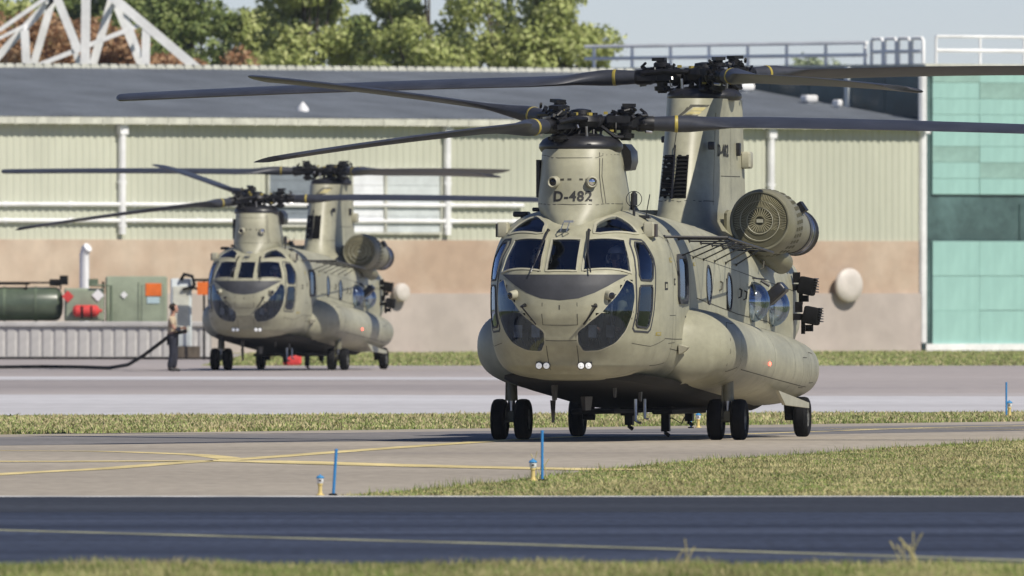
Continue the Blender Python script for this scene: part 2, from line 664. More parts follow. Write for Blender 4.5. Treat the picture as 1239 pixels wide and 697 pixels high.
sheet('ground', [(-2500, -200), (2500, -200), (2500, 4500), (-2500, 4500)], 0, M['soil'])
RY0, RY1 = 165.9, 220.4
sheet('runway', [(-400, RY0), (400, RY0), (400, RY1), (-400, RY1)], .0025, M['asphalt'])
M['asph2'] = band_mat('grey_asphalt', [(.38, (.020, .023, .032)), (.5, (.028, .032, .043)), (.62, (.038, .043, .056))], .5, (.08, .3, 1), .85, .2, 8, .3, spec=.3)
sheet('runway_shoulder', [(-400, 205.5), (400, 205.5), (400, RY1), (-400, RY1)], .0045, M['asph2'])
sheet('runway_edge_marking', [(-400, RY1), (400, RY1), (400, RY1+1.0), (-400, RY1+1.0)], .006, M['linew'])
near_edge = [(-1.9, 221.5), (-1.2, 227), (-.2, 237), (.9, 250.9), (1.6, 259), (2.6, 269), (3.9, 277), (5.6, 290), (7.5, 302), (9.5, 311), (14, 322), (60, 405)]
far_edge = [(60, 441), (8.63, 345.6), (-7.85, 314.5), (-60, 216+1.0+4.5)]
sheet('taxiway', [(-60, 221.4), (-1.9, 221.4)]+near_edge[1:]+far_edge, .002, M['taxi'])
sheet('taxiway_worn_band', [(-30, 273), (-7.6, 292), (0, 304), (8.5, 324), (30, 363), (30, 375), (8.5, 338.5), (-7.8, 309), (-30, 268+8)], .004, M['taxidark'])
sheet('apron', [(-400, 361), (-8, 361), (9, 371), (60, 400), (400, 600), (400, 600), (60, 595), (-9, 593), (-9, 700), (-400, 700)], .004, M['apron'])
sheet('sky_reflection_strip', [(-60, 361.6), (-8, 361.6), (9, 371.6), (60, 401), (60, 470), (10, 425), (-8, 432), (-60, 430)], .008, M['apron2'])  # sky mirage painted as a paler strip of ground
sheet('sky_reflection_streak', [(-60, 520), (-9, 519), (-3, 516), (5, 512), (5, 498), (-3, 500), (-10, 500), (-60, 500)], .008, M['apron2'])  # narrower streak of the same painted sky reflection

def stripe(name, pts, wd, m, z=.006):
    z = {.006: .006, .016: .0075, .020: .009, .0055: .0055}[z]
    vs = []
    P = [Vector((p[0], p[1], 0)) for p in pts]
    for i, p in enumerate(P):
        t = (P[min(i+1, len(P)-1)]-P[max(i-1, 0)]).normalized()
        s_ = Vector((-t.y, t.x, 0))*wd/2
        vs += [(p-s_).to_tuple(), (p+s_).to_tuple()]
    vs = [(a, b, z) for a, b, c in vs]
    me = bpy.data.meshes.new(name)
    me.from_pydata(vs, [], [(2*i, 2*i+1, 2*i+3, 2*i+2) for i in range(len(P)-1)])
    me.materials.append(m)
    me.update()
    if me.polygons[0].normal.z < 0:
        me.flip_normals()
    return tag(link(name, me), kind='structure')
def spline(pts, k=8):
    P = [Vector((p[0], p[1], 0)) for p in pts]
    P = [P[0]*2-P[1]]+P+[P[-1]*2-P[-2]]
    out = []
    for i in range(1, len(P)-2):
        for q in range(k):
            t = q/k
            out.append(.5*((2*P[i])+(-P[i-1]+P[i+1])*t+(2*P[i-1]-5*P[i]+4*P[i+1]-P[i+2])*t*t+(-P[i-1]+3*P[i]-3*P[i+1]+P[i+2])*t**3))
    out.append(P[-2])
    return out
g_ = lambda a, b: gnd(a, b).to_2d()
stripe('runway_marking', [g_(-900, 618), g_(0, 642), g_(620, 659), g_(1239, 678.5), g_(1700, 694)], .35, M['lineg'])
stripe('taxiway_marking', spline([g_(-300, 542.5), g_(0, 545.5), g_(120, 546.5), g_(225, 550), g_(262, 553), g_(285, 556.5)]), .42, M['line'])
stripe('taxiway_marking', spline([g_(-300, 597), g_(0, 574.5), g_(120, 568), g_(210, 561), g_(300, 555.5), g_(440, 545), g_(560, 536.5), g_(640, 531.5), g_(700, 528.5)]), .40, M['line'], .016)
stripe('taxiway_marking', spline([g_(-300, 557), g_(0, 559), g_(180, 558.5), g_(300, 558.5), g_(420, 562), g_(560, 565.5), g_(680, 568), g_(757, 569.5)]), 1.25, M['line'], .020)
stripe('taxiway_marking', spline([g_(800, 529), g_(1000, 522), g_(1100, 518.5), g_(1239, 515.5), g_(1500, 511)]), .3, M['line'])
stripe('taxiway_marking', spline([g_(1000, 519), g_(1239, 520), g_(1500, 522)]), .4, M['line'], .016)

# ---- grass
M['blade_green'] = mat('grass_green', (.24, .30, .085), .8, var=.2, scale=.4, spec=.15)
M['blade_dry'] = mat('grass_dry', (.44, .39, .20), .85, var=.15, scale=.4, spec=.1)
M['blade_dark'] = mat('grass_dark', (.17, .22, .065), .8, var=.2, scale=.4, spec=.15)
def grass(name, inside, bounds, count, h, wd, mix, seed, lean=.5, pal=('blade_green', 'blade_dry', 'blade_dark')):
    r = np.random.RandomState(seed)
    x0, x1, y0, y1 = bounds
    P = np.column_stack([r.uniform(x0, x1, count), r.uniform(y0, y1, count)])
    P = P[inside(P)]
    n = len(P)
    patch = np.sin(P[:, 0]*2.1+np.sin(P[:, 1]*.31)*2)*np.sin(P[:, 1]*.43+1.3*np.sin(P[:, 0]*.9))+.6*np.sin(P[:, 0]*6.3+P[:, 1]*.2)*np.sin(P[:, 1]*1.7)
    hh = h*(.45+r.rand(n)**1.5)*(1+.30*patch)
    a = r.uniform(0, 2*PI, n)
    b = r.uniform(0, 2*PI, n)
    ln = lean*r.rand(n)*hh
    w_ = wd*(.6+.8*r.rand(n))
    V = np.zeros((n, 3, 3))
    V[:, 0, 0] = P[:, 0]-np.cos(a)*w_/2; V[:, 0, 1] = P[:, 1]-np.sin(a)*w_/2
    V[:, 1, 0] = P[:, 0]+np.cos(a)*w_/2; V[:, 1, 1] = P[:, 1]+np.sin(a)*w_/2
    V[:, 2, 0] = P[:, 0]+np.cos(b)*ln; V[:, 2, 1] = P[:, 1]+np.sin(b)*ln; V[:, 2, 2] = hh
    me = bpy.data.meshes.new(name)
    me.vertices.add(n*3); me.loops.add(n*3); me.polygons.add(n)
    me.vertices.foreach_set('co', V.ravel())
    me.loops.foreach_set('vertex_index', np.arange(n*3))
    me.polygons.foreach_set('loop_start', np.arange(n)*3)
    dry = np.clip(mix+.28*patch, .05, .95)
    q = r.rand(n)
    mi = np.where(q < dry, 1, np.where(r.rand(n) < .35, 2, 0))
    for k in pal:
        me.materials.append(M[k])
    me.polygons.foreach_set('material_index', mi.astype(np.int32))
    me.update(calc_edges=True)
    return tag(link(name, me), kind='stuff')
M['pale_green'] = mat('pale_green_grass', (.33, .38, .14), .8, var=.15, scale=.15, spec=.1)
M['pale_dry'] = mat('pale_dry_grass', (.50, .43, .25), .8, var=.12, scale=.15, spec=.1)
M['pale_mid'] = mat('pale_mid_grass', (.25, .29, .11), .8, var=.15, scale=.15, spec=.1)
PALE = ('pale_green', 'pale_dry', 'pale_mid')
def poly_in(poly):
    def f(P):
        x, y = P[:, 0], P[:, 1]
        res = np.zeros(len(P), bool)
        for (x1, y1), (x2, y2) in zip(poly, poly[1:]+poly[:1]):
            c = ((y1 > y) != (y2 > y)) & (x < (x2-x1)*(y-y1)/((y2-y1) or 1e-9)+x1)
            res ^= c
        return res
    return f
allp = lambda P: np.ones(len(P), bool)
grass('grass_foreground', lambda P: P[:, 1] < RY0+.25*np.sin(P[:, 0]*1.7)+.15*np.sin(P[:, 0]*5.1+1), (-8, 8, 153, 166.3), 130000, .055, .010, .42, 1, 1.2)
verge = [(-1.9, 221.7)]+near_edge[1:10]+[(14, 322), (14, 221.7)]
grass('grass_verge', poly_in(verge), (-2.2, 14, 221.6, 322), 210000, .030, .016, .68, 2, 1.4)
grass('grass_verge_fringe', lambda P: np.abs(np.interp(P[:, 0], [p[0] for p in near_edge], [p[1] for p in near_edge])-P[:, 1]-1.0) < 1.3, (-1.6, 12, 222, 318), 90000, .075, .012, .15, 3, .9)
strip = [(-14, 303), (-7.85, 314.8), (8.63, 345.9), (16, 360), (16, 372), (9, 370.8), (-8, 360.8), (-14, 360.8)]
grass('grass_strip', poly_in(strip), (-14, 16, 303, 372), 130000, .045, .03, .50, 4, 1.2, PALE)
grass('grass_strip_edge', lambda P: (lambda e: (P[:, 1] > e-.3) & (P[:, 1] < e+1.2))(314.5+(P[:, 0]+7.85)*1.887), (-14, 14, 300, 358), 50000, .09, .02, .1, 5, .7)
grass('grass_far', lambda P: P[:, 1] < 728+(P[:, 0]-14)*.8, (-9, 20, 594, 735), 60000, .05, .06, .20, 6, 1.2, PALE)

# ---- dry stalks
def stalks(name, x, y, n, h, spread, label, seed):
    r = random.Random(seed)
    mb = MB()
    for k in range(n):
        a = r.uniform(-1, 1)*spread
        b = r.uniform(-.3, .3)
        x0 = x+r.uniform(-.08, .08)
        hh = h*r.uniform(.6, 1)
        pts = [(x0+a*hh*t*t+a*.2*hh*t, y+b*hh*t, hh*t) for t in (0, .35, .7, 1)]
        mb.tube(pts, [.0055, .005, .004, .005], 4)
        for q in range(3):
            t = .7+.1*q
            px_ = x0+a*hh*t*t+a*.2*hh*t
            mb.ball((px_, y+b*hh*t, hh*t), (.006, .006, .012), 5, 4)
    return tag(mb.build(name, M['blade_dry']), label, 'plant')
stalks('dry_weed', 3.17, 163.2, 9, .34, .55, 'dry straw-coloured weed stalks at the near runway edge on the right', 1)
stalks('dry_weed', 1.37, 164.5, 4, .24, .5, 'small thin dry weed at the near runway edge below the helicopter', 2)
stalks('dry_weed', .33, 244, 5, .33, .5, 'wispy weed stalks in the verge left of the second blue stake', 3)

# ---- sky is the world; hangar and glazed building share one building line
BX, BY, BR = 14.5, 730.0, R(38.75)
M['clad'] = mat('pale_khaki_cladding', (.50, .51, .41), .6, var=.05, scale=.25, stretch=(1, 1, .3))
M['roofslate'] = mat('slate_grey_roof', (.18, .20, .225), .75, var=.10, scale=.35, stretch=(1, 1, 1))
M['brick'] = mat('weathered_brick', (.52, .42, .325), .85, var=.12, scale=.22, col2=(.41, .30, .22), thr=(.40, .62))
M['plinth'] = mat('mauve_grey_render', (.46, .40, .36), .85, var=.08, scale=.25)
M['teal'] = mat('dark_teal_glazing', (.045, .085, .095), .25, var=.15, scale=.3)
M['mint'] = mat('mint_green_panel', (.32, .53, .48), .5, var=.08, scale=.5, stretch=(1, 1, .25), col2=(.25, .43, .395), thr=(.3, .6))
M['mint2'] = mat('mint_green_panel_weathered', (.27, .43, .38), .5, var=.09, scale=.6)
M['darkglass'] = mat('dark_window_band', (.09, .155, .15), .2, var=.2, scale=.4)
M['glint'] = mat('pale_glint_disc', (.60, .55, .50), .5, var=.05)  # pale tone standing for glare on the hangar wall
M['greydoor'] = mat('grey_shutter', (.20, .23, .26), .5, var=.08)
M['panewhite'] = mat('white_window_reflection', (.74, .76, .78), .4, var=.05)  # white tone stands for a reflection in window glass
M['palegrey'] = mat('pale_grey_paint_or_reflection', (.56, .60, .60), .5, var=.05)  # plain grey paint, also standing for a window reflection

def corrugated(name, parent, mt, x0, x1, rows, pitch, depth, horizontal_dir):
    """rows: list of (y, z); ribs run from row to row; depth along `horizontal_dir`"""
    xs = []
    x = x0
    while x < x1:
        xs += [(x, 0), (x+pitch*.38, 0), (x+pitch*.5, 1), (x+pitch*.88, 1)]
        x += pitch
    mb = MB()
    hd = Vector(horizontal_dir)
    vs = []
    for y, z in rows:
        for a, b in xs:
            vs.append(Vector((a, y, z))+hd*depth*b)
    n = len(xs)
    mb.add(vs, [(i*n+k, i*n+k+1, i*n+n+k+1, i*n+n+k) for i in range(len(rows)-1) for k in range(n-1)])
    o = mb.build(name, mt, parent, smooth=0)
    return o

hg = empty('hangar', (BX, BY, 0), BR, 'long pale khaki hangar with corrugated walls and a slate grey roof', 'hangar')
corrugated('wall', hg, M['clad'], -56, -.05, [(0, 3.9), (0, 8.02)], .30, -.032, (0, 1, 0))
mb = MB(); mb.box((-28, 15.3, 4), (56, 30, 7.9)); mb.build('inner_wall', M['clad'], hg)
corrugated('roof', hg, M['roofslate'], -57, .13, [(-.32, 8.12), (15, 10.02), (30.5, 8.1)], .26, .05, (0, 0, 1))
mb = MB()
x = -57
while x < 0:
    mb.box((x+.2, 14.95, 10.10), (.30, .5, .16)); mb.box((x+.2, 14.95, 10.07), (.42, .42, .1)); x += .42
mb.build('ridge_cap', M['cream'], hg, 0)
mb = MB(); mb.box((-28.4, -.36, 8.02), (57, .16, .24)); mb.box((-28.4, -.2, 7.92), (57, .4, .04))
for k in range(60):
    mb.box((-56+.95*k, -.45, 8.0), (.05, .03, .26))
mb.build('gutter', M['cream'], hg, 0)
x = -55.5
mb = MB(); mb.box((-28.1, .03, 2.99), (56, .24, 1.86)); 
mb.build('brick_band', M['brick'], hg, 0)
mb = MB(); mb.box((-28.1, -.02, 1.03), (56, .4, 2.06))
mb.build('rendered_base', M['plinth'], hg, 0)
for x in (-50.4, -35.95, -21.6, -6.95):
    mb = MB()
    mb.tube([(x, -.14, 7.95), (x, -.14, 4.1)], .13, 8); mb.box((x, -.16, 7.7), (.34, .24, .3)); mb.box((x, -.12, 5.9), (.32, .16, .08)); mb.box((x, -.12, 4.4), (.32, .16, .08))
    mb.build('downpipe', M['white'], hg)
for z in (5.13, 4.57):
    mb = MB(); mb.tube([(-56, -.14, z), (-18.2, -.14, z)], .075, 8)
    for k in range(14):
        mb.box((-55+2.8*k, -.08, z), (.12, .14, .2))
    mb.build('wall_pipe', M['white'], hg)
def opening(x0, x1, z0, z1, mt, slats, name):
    mb = MB()
    for a, b, c, d in ((x0-.06, x1+.06, z1, z1+.08), (x0-.06, x1+.06, z0-.08, z0), (x0-.06, x0, z0, z1), (x1, x1+.06, z0, z1)):
        mb.box(((a+b)/2, -.10, (c+d)/2), (b-a, .14, d-c))
    f = mb.build(name, M['cream'], hg, 0)
    mb = MB()
    n = slats
    for k in range(n):
        z = z0+(z1-z0)*(k+.5)/n
        mb.box(((x0+x1)/2, -.07+.012*(k % 2), z), (x1-x0, .04, (z1-z0)/n-.012))
    mb.build('shutter_or_reflection', mt, f, 0)
opening(-29.5, -27.55, 4.45, 6.37, M['greydoor'], 5, 'window_frame')
opening(-25.8, -24.4, 4.2, 6.37, M['panewhite'], 4, 'window_frame')  # reflection in this window painted as white slats
opening(-24.3, -21.9, 4.2, 6.37, M['palegrey'], 4, 'window_frame')  # reflection in this window painted as pale grey slats
for x, z, r_ in ((-3.64, 2.35, .60), (-23.9, 2.1, .32)):  # bright glare spots on the wall, added as solid pale discs
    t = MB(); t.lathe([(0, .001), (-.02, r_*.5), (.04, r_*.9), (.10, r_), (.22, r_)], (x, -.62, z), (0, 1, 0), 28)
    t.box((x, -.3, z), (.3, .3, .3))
    o = t.build('wall_glint_disc', M['glint']); o.parent = None
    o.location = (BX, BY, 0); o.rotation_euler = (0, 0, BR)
    tag(o, 'big round white dish shape standing in for sun glare low on the hangar wall right of the helicopter' if r_ > .5 else 'small round white dish shape standing in for sun glare low on the hangar wall behind the far helicopter tail', 'glint', 'round white discs standing in for glare on the hangar wall')
def roof_thing(name, mb, m, label, cat, group=None):
    o = mb.build(name, m)
    o.location = (BX, BY, 0); o.rotation_euler = (0, 0, BR)
    return tag(o, label, cat, group)
for i, (x, y, ww) in enumerate(((-.7, 8.9, .62), (-.7, 5.3, .55), (-.55, 3.9, .22))):
    z = 8.12+.124*(y+.3)
    t = MB(); t.bevbox((x, y, z+.22), (ww, .4, .24), .05); t.box((x, y, z+.05), (ww*.4, .2, .2))
    roof_thing('roof_vent', t, M['white'], ['white box vent highest on the hangar roof beside the teal wall', 'white box vent halfway down the hangar roof beside the teal wall', 'small white vent lowest on the hangar roof beside the teal wall'][i], 'roof vent', 'white vents on the hangar roof')
t = MB(); t.lathe([(0, .22), (.12, .2), (.32, .04), (.34, .001)], (-26.5, 1.8, 8.4), (0, 0, 1), 12)
roof_thing('roof_vent', t, M['white'], 'small white cone vent low on the middle of the hangar roof', 'roof vent', 'white vents on the hangar roof')
t = MB(); t.lathe([(0, .10), (.25, .09), (.25, .22), (.34, .10), (.36, .001)], (-37.4, 12.6, 9.7), (0, 0, 1), 12)
roof_thing('roof_vent', t, M['white'], 'small white pipe vent just below the hangar ridge under the lattice', 'roof vent', 'white vents on the hangar roof')
t = MB(); t.box((-38.6, 17.2, 10.1), (.75, .6, 1.0)); t.box((-38.45, 16.88, 10.3), (.18, .06, .18), mi=1)
t.box((-38.6, 17.2, 10.63), (.85, .7, .08))
roof_thing('chimney', t, [M['seam'], M['white']], 'small dark brown box chimney on the hangar ridge under the lattice', 'chimney')

# ---- mint green building on the right
gb = empty('panelled_building', (BX, BY, 0), BR, 'mint green panelled building with a dark window band at right', 'building')
ZT = 10.15
mb = MB(); mb.box((9.2, 10, 5.0), (17.6, 19.4, 10.0)); mb.build('core_wall', M['darkglass'], gb)
pm = [None, None]
for q, mm in enumerate((M['mint'], M['mint2'])):
    pm[q] = MB().bevbox((0, 0, 0), (2.185, .10, .560), .008).mesh('panel', mm, 0)
mwall = MB().bevbox((0, 0, 0), (2.185, .10, 1.235), .008)
pm2 = mwall.mesh('panel', M['mint'], 0)
for c in range(8):
    x = .78+1.1+c*2.2
    z = ZT-.29
    k = 0
    while z > 5.5:
        o = link('panel', pm[0] if (c*3+k*7) % 5 else pm[1], gb, (x, .24+.01*((c+k) % 2), z))
        z -= .57
        k += 1
    for z in (3.3, 2.05, .85):
        link('panel', pm2, gb, (x, .24+.01*((c+k) % 2), z))
    k += 1
mb = MB(); mb.box((9.3, .30, 4.62), (17.6, .04, 1.25))
wb = mb.build('window_band', M['darkglass'], gb, 0)
mb = MB()
for c in range(5):
    mb.box((.5+c*4.4, .26, 4.62), (.05, .06, 1.25))
mb.build('mullion', M['darkglass'], wb, 0)
mb = MB(); mb.box((9.2, .17, .13), (17.6, .16, .26)); mb.build('base_kerb', M['white'], gb, 0)
mb = MB(); mb.box((9.2, 9.9, ZT+.04), (17.9, 19.9, .10)); mb.build('roof', M['cream'], gb, 0)
# shaded side wall of teal glazing
for k in range(9):
    mb = MB(); mb.bevbox((.30, 1.12+k*2.14, 8.9), (.12, 2.06, 2.42), .015); mb.build('side_pane', M['teal'], gb, 0)
mb = MB(); mb.box((.32, 9.9, 5.0), (.1, 19.5, 9.9)); mb.build('side_wall', M['teal'], gb, 0)
for y in (4.25, 12.8):
    mb = MB(); mb.box((.20, y, 8.9), (.12, .22, 2.5)); mb.build('side_post', M['palegrey'], gb, 0)
mb = MB(); mb.tube([(.10, -.06, 10.0), (.10, -.06, .3)], .15, 8); mb.box((.10, -.04, 7.95), (.46, .4, .4)); mb.build('corner_downpipe', M['white'], gb)
rl = empty('roof_railing', (BX, BY, 0), BR, 'white tubular safety railing along the roof of the mint green building', 'railing')
def rail(pts, name='rail', r_=.075):
    mb = MB(); mb.tube(pts, r_, 6); mb.build(name, M['white'], rl)
rail([(.4, 3.4, 11.02), (.4, 19.4, 11.02)]); rail([(.4, 3.4, 10.58), (.4, 19.4, 10.58)])
for k in range(8):
    mb = MB(); mb.tube([(.4, 3.5+2.2*k, 10.2), (.4, 3.5+2.2*k, 11.02)], .065, 6); mb.build('post', M['white'], rl)
for k in range(4):
    y = .2+.75*k
    rail([(.4, y+.05, 10.2), (.4, y+.05, 11.05), (.4, y+.12, 11.15), (.4, y+.62, 11.15), (.4, y+.68, 11.05), (.4, y+.68, 10.2)], 'hoop', .065)
    rail([(.4, y+.05, 10.68), (.4, y+.68, 10.68)])
rail([(1.2, .5, 11.22), (18, .5, 11.22)], r_=.06); rail([(1.2, .5, 10.72), (18, .5, 10.72)])
for k in range(9):
    mb = MB(); mb.tube([(1.2+2.05*k, .5, 10.2), (1.2+2.05*k, .5, 11.22)], .05, 6); mb.build('post', M['white'], rl)

# ---- white lattice structure behind the hangar roof
LT = empty('lattice_frame', (-15, 775, 0), 0, 'huge white steel lattice frame rising behind the left end of the hangar roof', 'lattice frame')
def beam(p, q, wd, front):
    Y = 772.0 if front else 778.0
    a, b = at(p[0], p[1], Y), at(q[0], q[1], Y)
    t = (b-a).normalized()
    mb = MB()
    s_ = t.cross(Vector((0, 1, 0))).normalized()
    ww = wd*Y/24810/2
    o = Vector((-15, 775, 0))
    rg = []
    for e_ in (a-t*.05, b+t*.05):
        rg.append([e_-o+s_*ww+Vector((0, -ww, 0)), e_-o-s_*ww+Vector((0, -ww, 0)), e_-o-s_*ww+Vector((0, ww, 0)), e_-o+s_*ww+Vector((0, ww, 0))])
    mb.loft(rg)
    mb.build('beam', M['white'], LT, 0)
def ext(p, q, y):
    k = (y-p[1])/(q[1]-p[1])
    return (p[0]+(q[0]-p[0])*k, y)
for p, q, wd, fr, lo_, hi_ in [((0, 36), (52, 0), 5, 1, None, -60), ((0, 46), (28, 32), 4, 1, None, None), ((0, 66), (57, 5), 9, 0, 150, -70),
                               ((33, 100), (30, 38), 10, 1, None, None), ((40, 80), (62, 5), 9, 0, 440, -50), ((70, 0), (95, 62), 10, 1, None, -60), ((86, 40), (98, 90), 7, 0, None, None),
                               ((104, 0), (103, 80), 11, 1, 440, -60), ((44, 80), (170, 30), 5.5, 1, None, None), ((112, 80), (135, 0), 9.5, 0, 440, -60),
                               ((140, 0), (235, 80), 11, 1, 440, -40), ((140, 5), (171, 80), 8.5, 0, 440, None), ((152, 18), (170, 68), 6, 1, None, None), ((177, 35), (176, 80), 10, 1, 440, None)]:
    if lo_: q2 = ext(p, q, lo_) if q[1] > p[1] else q; p2 = ext(p, q, lo_) if p[1] > q[1] else p
    else: p2, q2 = p, q
    p3, q3 = p2, q2
    if hi_ is not None:
        if p[1] < q[1]: p3 = ext(p, q, hi_)
        else: q3 = ext(p, q, hi_)
    beam(p3, q3, wd, fr)
for a in ((57, 2), (140, 2), (176, 34), (30, 34)):
    A_, B_ = at(a[0], a[1], 772)-Vector((-15, 775, 0)), at(a[0], a[1], 778)-Vector((-15, 775, 0))
    mb = MB(); mb.tube([A_, B_], .12, 4); mb.build('beam', M['white'], LT, 0)

# ---- trees
def leafmat(name, a, b, c):
    m, nt, bs = new_mat(name)
    N, L = nt.nodes, nt.links
    ge = N.new("ShaderNodeNewGeometry")
    cr = N.new("ShaderNodeValToRGB")
    cr.color_ramp.elements.new(.5)
    for e_, (p, cc) in zip(cr.color_ramp.elements, ((0, a), (.5, b), (1, c))):
        e_.position = p
        e_.color = (*cc, 1)
    L.new(ge.outputs['Random Per Island'], cr.inputs[0])
    L.new(cr.outputs[0], bs.inputs['Base Color'])
    bs.inputs['Roughness'].default_value = .6
    bs.inputs['Specular IOR Level'].default_value = .3
    tr = N.new("ShaderNodeBsdfTranslucent")
    L.new(cr.outputs[0], tr.inputs[0])
    mx = N.new("ShaderNodeMixShader")
    mx.inputs[0].default_value = .3
    L.new(bs.outputs[0], mx.inputs[1])
    L.new(tr.outputs[0], mx.inputs[2])
    L.new(mx.outputs[0], N["Material Output"].inputs[0])
    return m
M['leaf'] = leafmat('poplar_leaves', (.28, .33, .10), (.41, .46, .16), (.56, .58, .26))
M['leafd'] = leafmat('dark_leaves', (.13, .18, .06), (.22, .28, .09), (.33, .38, .14))
M['leafb'] = leafmat('russet_leaves', (.34, .18, .09), (.44, .26, .14), (.50, .34, .20))
M['leaff'] = leafmat('far_leaves', (.30, .36, .22), (.36, .42, .26), (.42, .47, .32))

M['bark'] = mat('bark', (.10, .08, .06), .9, var=.2, scale=3)
def tree(name, x, y, h, rx, rz, leaf, n, size, seed, label, cat='tree', group=None, zc=None, cut=0.0):
    r = np.random.RandomState(seed)
    T = empty(name, (x, y, 0), 0, label, cat, group)
    zc = zc or h-rz
    mb = MB()
    mb.tube([(0, 0, -.1), (.1, 0, zc*.4), (-.1, .1, zc*.8), (.05, 0, zc+rz*.3)], [.32, .24, .18, .08], 8)
    L_ = []
    nl = 46
    for k in range(nl):
        a = r.uniform(0, 2*PI)
        v = r.uniform(-.9, 1)
        q = math.sqrt(max(0, 1-v*v))*r.uniform(.35, 1)
        L_.append((math.cos(a)*q*rx*.86, math.sin(a)*q*rx*.86, zc+v*rz*.86, rx*r.uniform(.20, .40)))
    for c in L_[:14]:
        z0 = zc*.55+r.rand()*rz*.5
        mb.tube([(0, 0, z0), (c[0]*.5, c[1]*.5, (z0+c[2])/2+.2), (c[0], c[1], c[2])], [.11, .07, .03], 6)
    mb.build('trunk', M['bark'], T, 40)
    C_ = np.array(L_)
    ci = r.randint(0, nl, n)
    d = r.normal(size=(n, 3))
    d /= np.linalg.norm(d, axis=1)[:, None]
    rad = C_[ci, 3]*(.25+.85*r.rand(n)**.55)
    ctr = C_[ci, :3]+d*rad[:, None]*np.array([1, 1, .8])
    u = r.normal(size=(n, 3)); u /= np.linalg.norm(u, axis=1)[:, None]
    v = np.cross(u, d+.3*r.normal(size=(n, 3))); v /= np.linalg.norm(v, axis=1)[:, None]
    s_ = size*(.5+r.rand(n))[:, None]
    V = np.stack([ctr-u*s_, ctr-v*s_*.55, ctr+u*s_, ctr+v*s_*.55], axis=1)
    me = bpy.data.meshes.new('crown')
    me.vertices.add(n*4); me.loops.add(n*4); me.polygons.add(n)
    me.vertices.foreach_set('co', V.ravel())
    me.loops.foreach_set('vertex_index', np.arange(n*4))
    me.polygons.foreach_set('loop_start', np.arange(n)*4)
    me.materials.append(leaf)
    me.update(calc_edges=True)
    link('crown', me, T)
    return T
def px_x(px, Y): return (px-619.5)*Y/24810
GT = 'broadleaf trees behind the hangar'
tl = [(232, 815, 15.2, 2.6, 4.6, 'leafd', 'darker tree just right of the white lattice frame'),
      (305, 822, 13.6, 2.2, 3.8, 'leaf', 'thin-crowned tree between the lattice frame and the dense tree row'),
      (372, 812, 16.2, 2.7, 5.2, 'leaf', 'tall light green tree above the left blade tip of the near rotor'),
      (448, 818, 15.6, 2.6, 5.0, 'leafd', 'dark-leaved tree in the middle of the row behind the hangar'),
      (520, 810, 16.4, 2.7, 5.4, 'leaf', 'light green tree third from the right end of the row'),
      (600, 816, 16.8, 2.7, 5.6, 'leaf', 'tall bright tree second from the right end of the row'),
      (672, 812, 15.2, 2.45, 4.6, 'leaf', 'rounded tree at the right end of the row against open sky'),
      (150, 825, 15.8, 2.8, 5.2, 'leafd', 'green tree seen through the right half of the white lattice'),
      (70, 828, 14.6, 2.6, 4.4, 'leafd', 'green tree seen through the left half of the white lattice'),
      (8, 822, 14.0, 2.4, 4.2, 'leaf', 'sparse tree at the left edge of the photo behind the lattice')]
for i, (px, Y, h, rx, rz, lf, lb) in enumerate(tl):
    tree('broadleaf_tree', px_x(px, Y), Y, h, rx, rz, M[lf], 17000, .13, 10+i, lb, 'tree', GT)
bl = [(-10, 800, 12.9, 2.3), (48, 796, 13.1, 2.2), (95, 799, 12.9, 2.2), (150, 797, 12.3, 2.1), (215, 799, 11.8, 2.0), (285, 797, 11.5, 1.9)]
bt = ['russet bush leftmost behind the white lattice frame', 'tall russet bush behind the left part of the lattice frame', 'russet bush behind the central upright of the lattice frame', 'russet bush behind the right part of the lattice frame', 'low russet bush behind the right foot of the lattice frame', 'low russet bush right of the lattice frame above the ridge']
for i, (px, Y, h, rx) in enumerate(bl):
    tree('russet_bush', px_x(px, Y), Y, h, rx, 3.2, M['leafb'], 9000, .12, 40+i, bt[i], 'bush', 'russet autumn bushes behind the hangar')
fl = [(812, 960, 12.3, 1.6, 'leftmost low far tree beneath the left end of the roof railing'), (868, 965, 12.7, 2.2, 'low far tree showing just left of the aft rotor head'), (925, 962, 12.5, 2.0, 'low far tree showing just right of the aft rotor head'), (985, 968, 13.2, 2.4, 'tallest low far tree behind the roof railing'), (1040, 964, 12.4, 2.0, 'low far tree beneath the railing hoops'), (1095, 966, 12.6, 2.3, 'low far tree above the building corner'), (1160, 965, 12.5, 2.4, 'rightmost low far tree behind the front roof railing')]
for i, (px, Y, h, rx, lb) in enumerate(fl):
    tree('far_tree', px_x(px, Y), Y, h, rx, 3.0, M['leaff'], 3500, .17, 70+i, lb, 'tree', 'low far trees seen over the green building')

# ---------- fuselage shape: helicopter local frame, x = its left side, y = aft, z = up, origin below the forward mast
def lerp_tab(tab, t):
    if t <= tab[0][0]: return tab[0][1:]
    for a, b in zip(tab, tab[1:]):
        if t <= b[0]:
            k = (t-a[0])/(b[0]-a[0])
            k = k*k*(3-2*k)*.35 + k*.65
            return tuple(p+(q-p)*k for p, q in zip(a[1:], b[1:]))
    return tab[-1][1:]
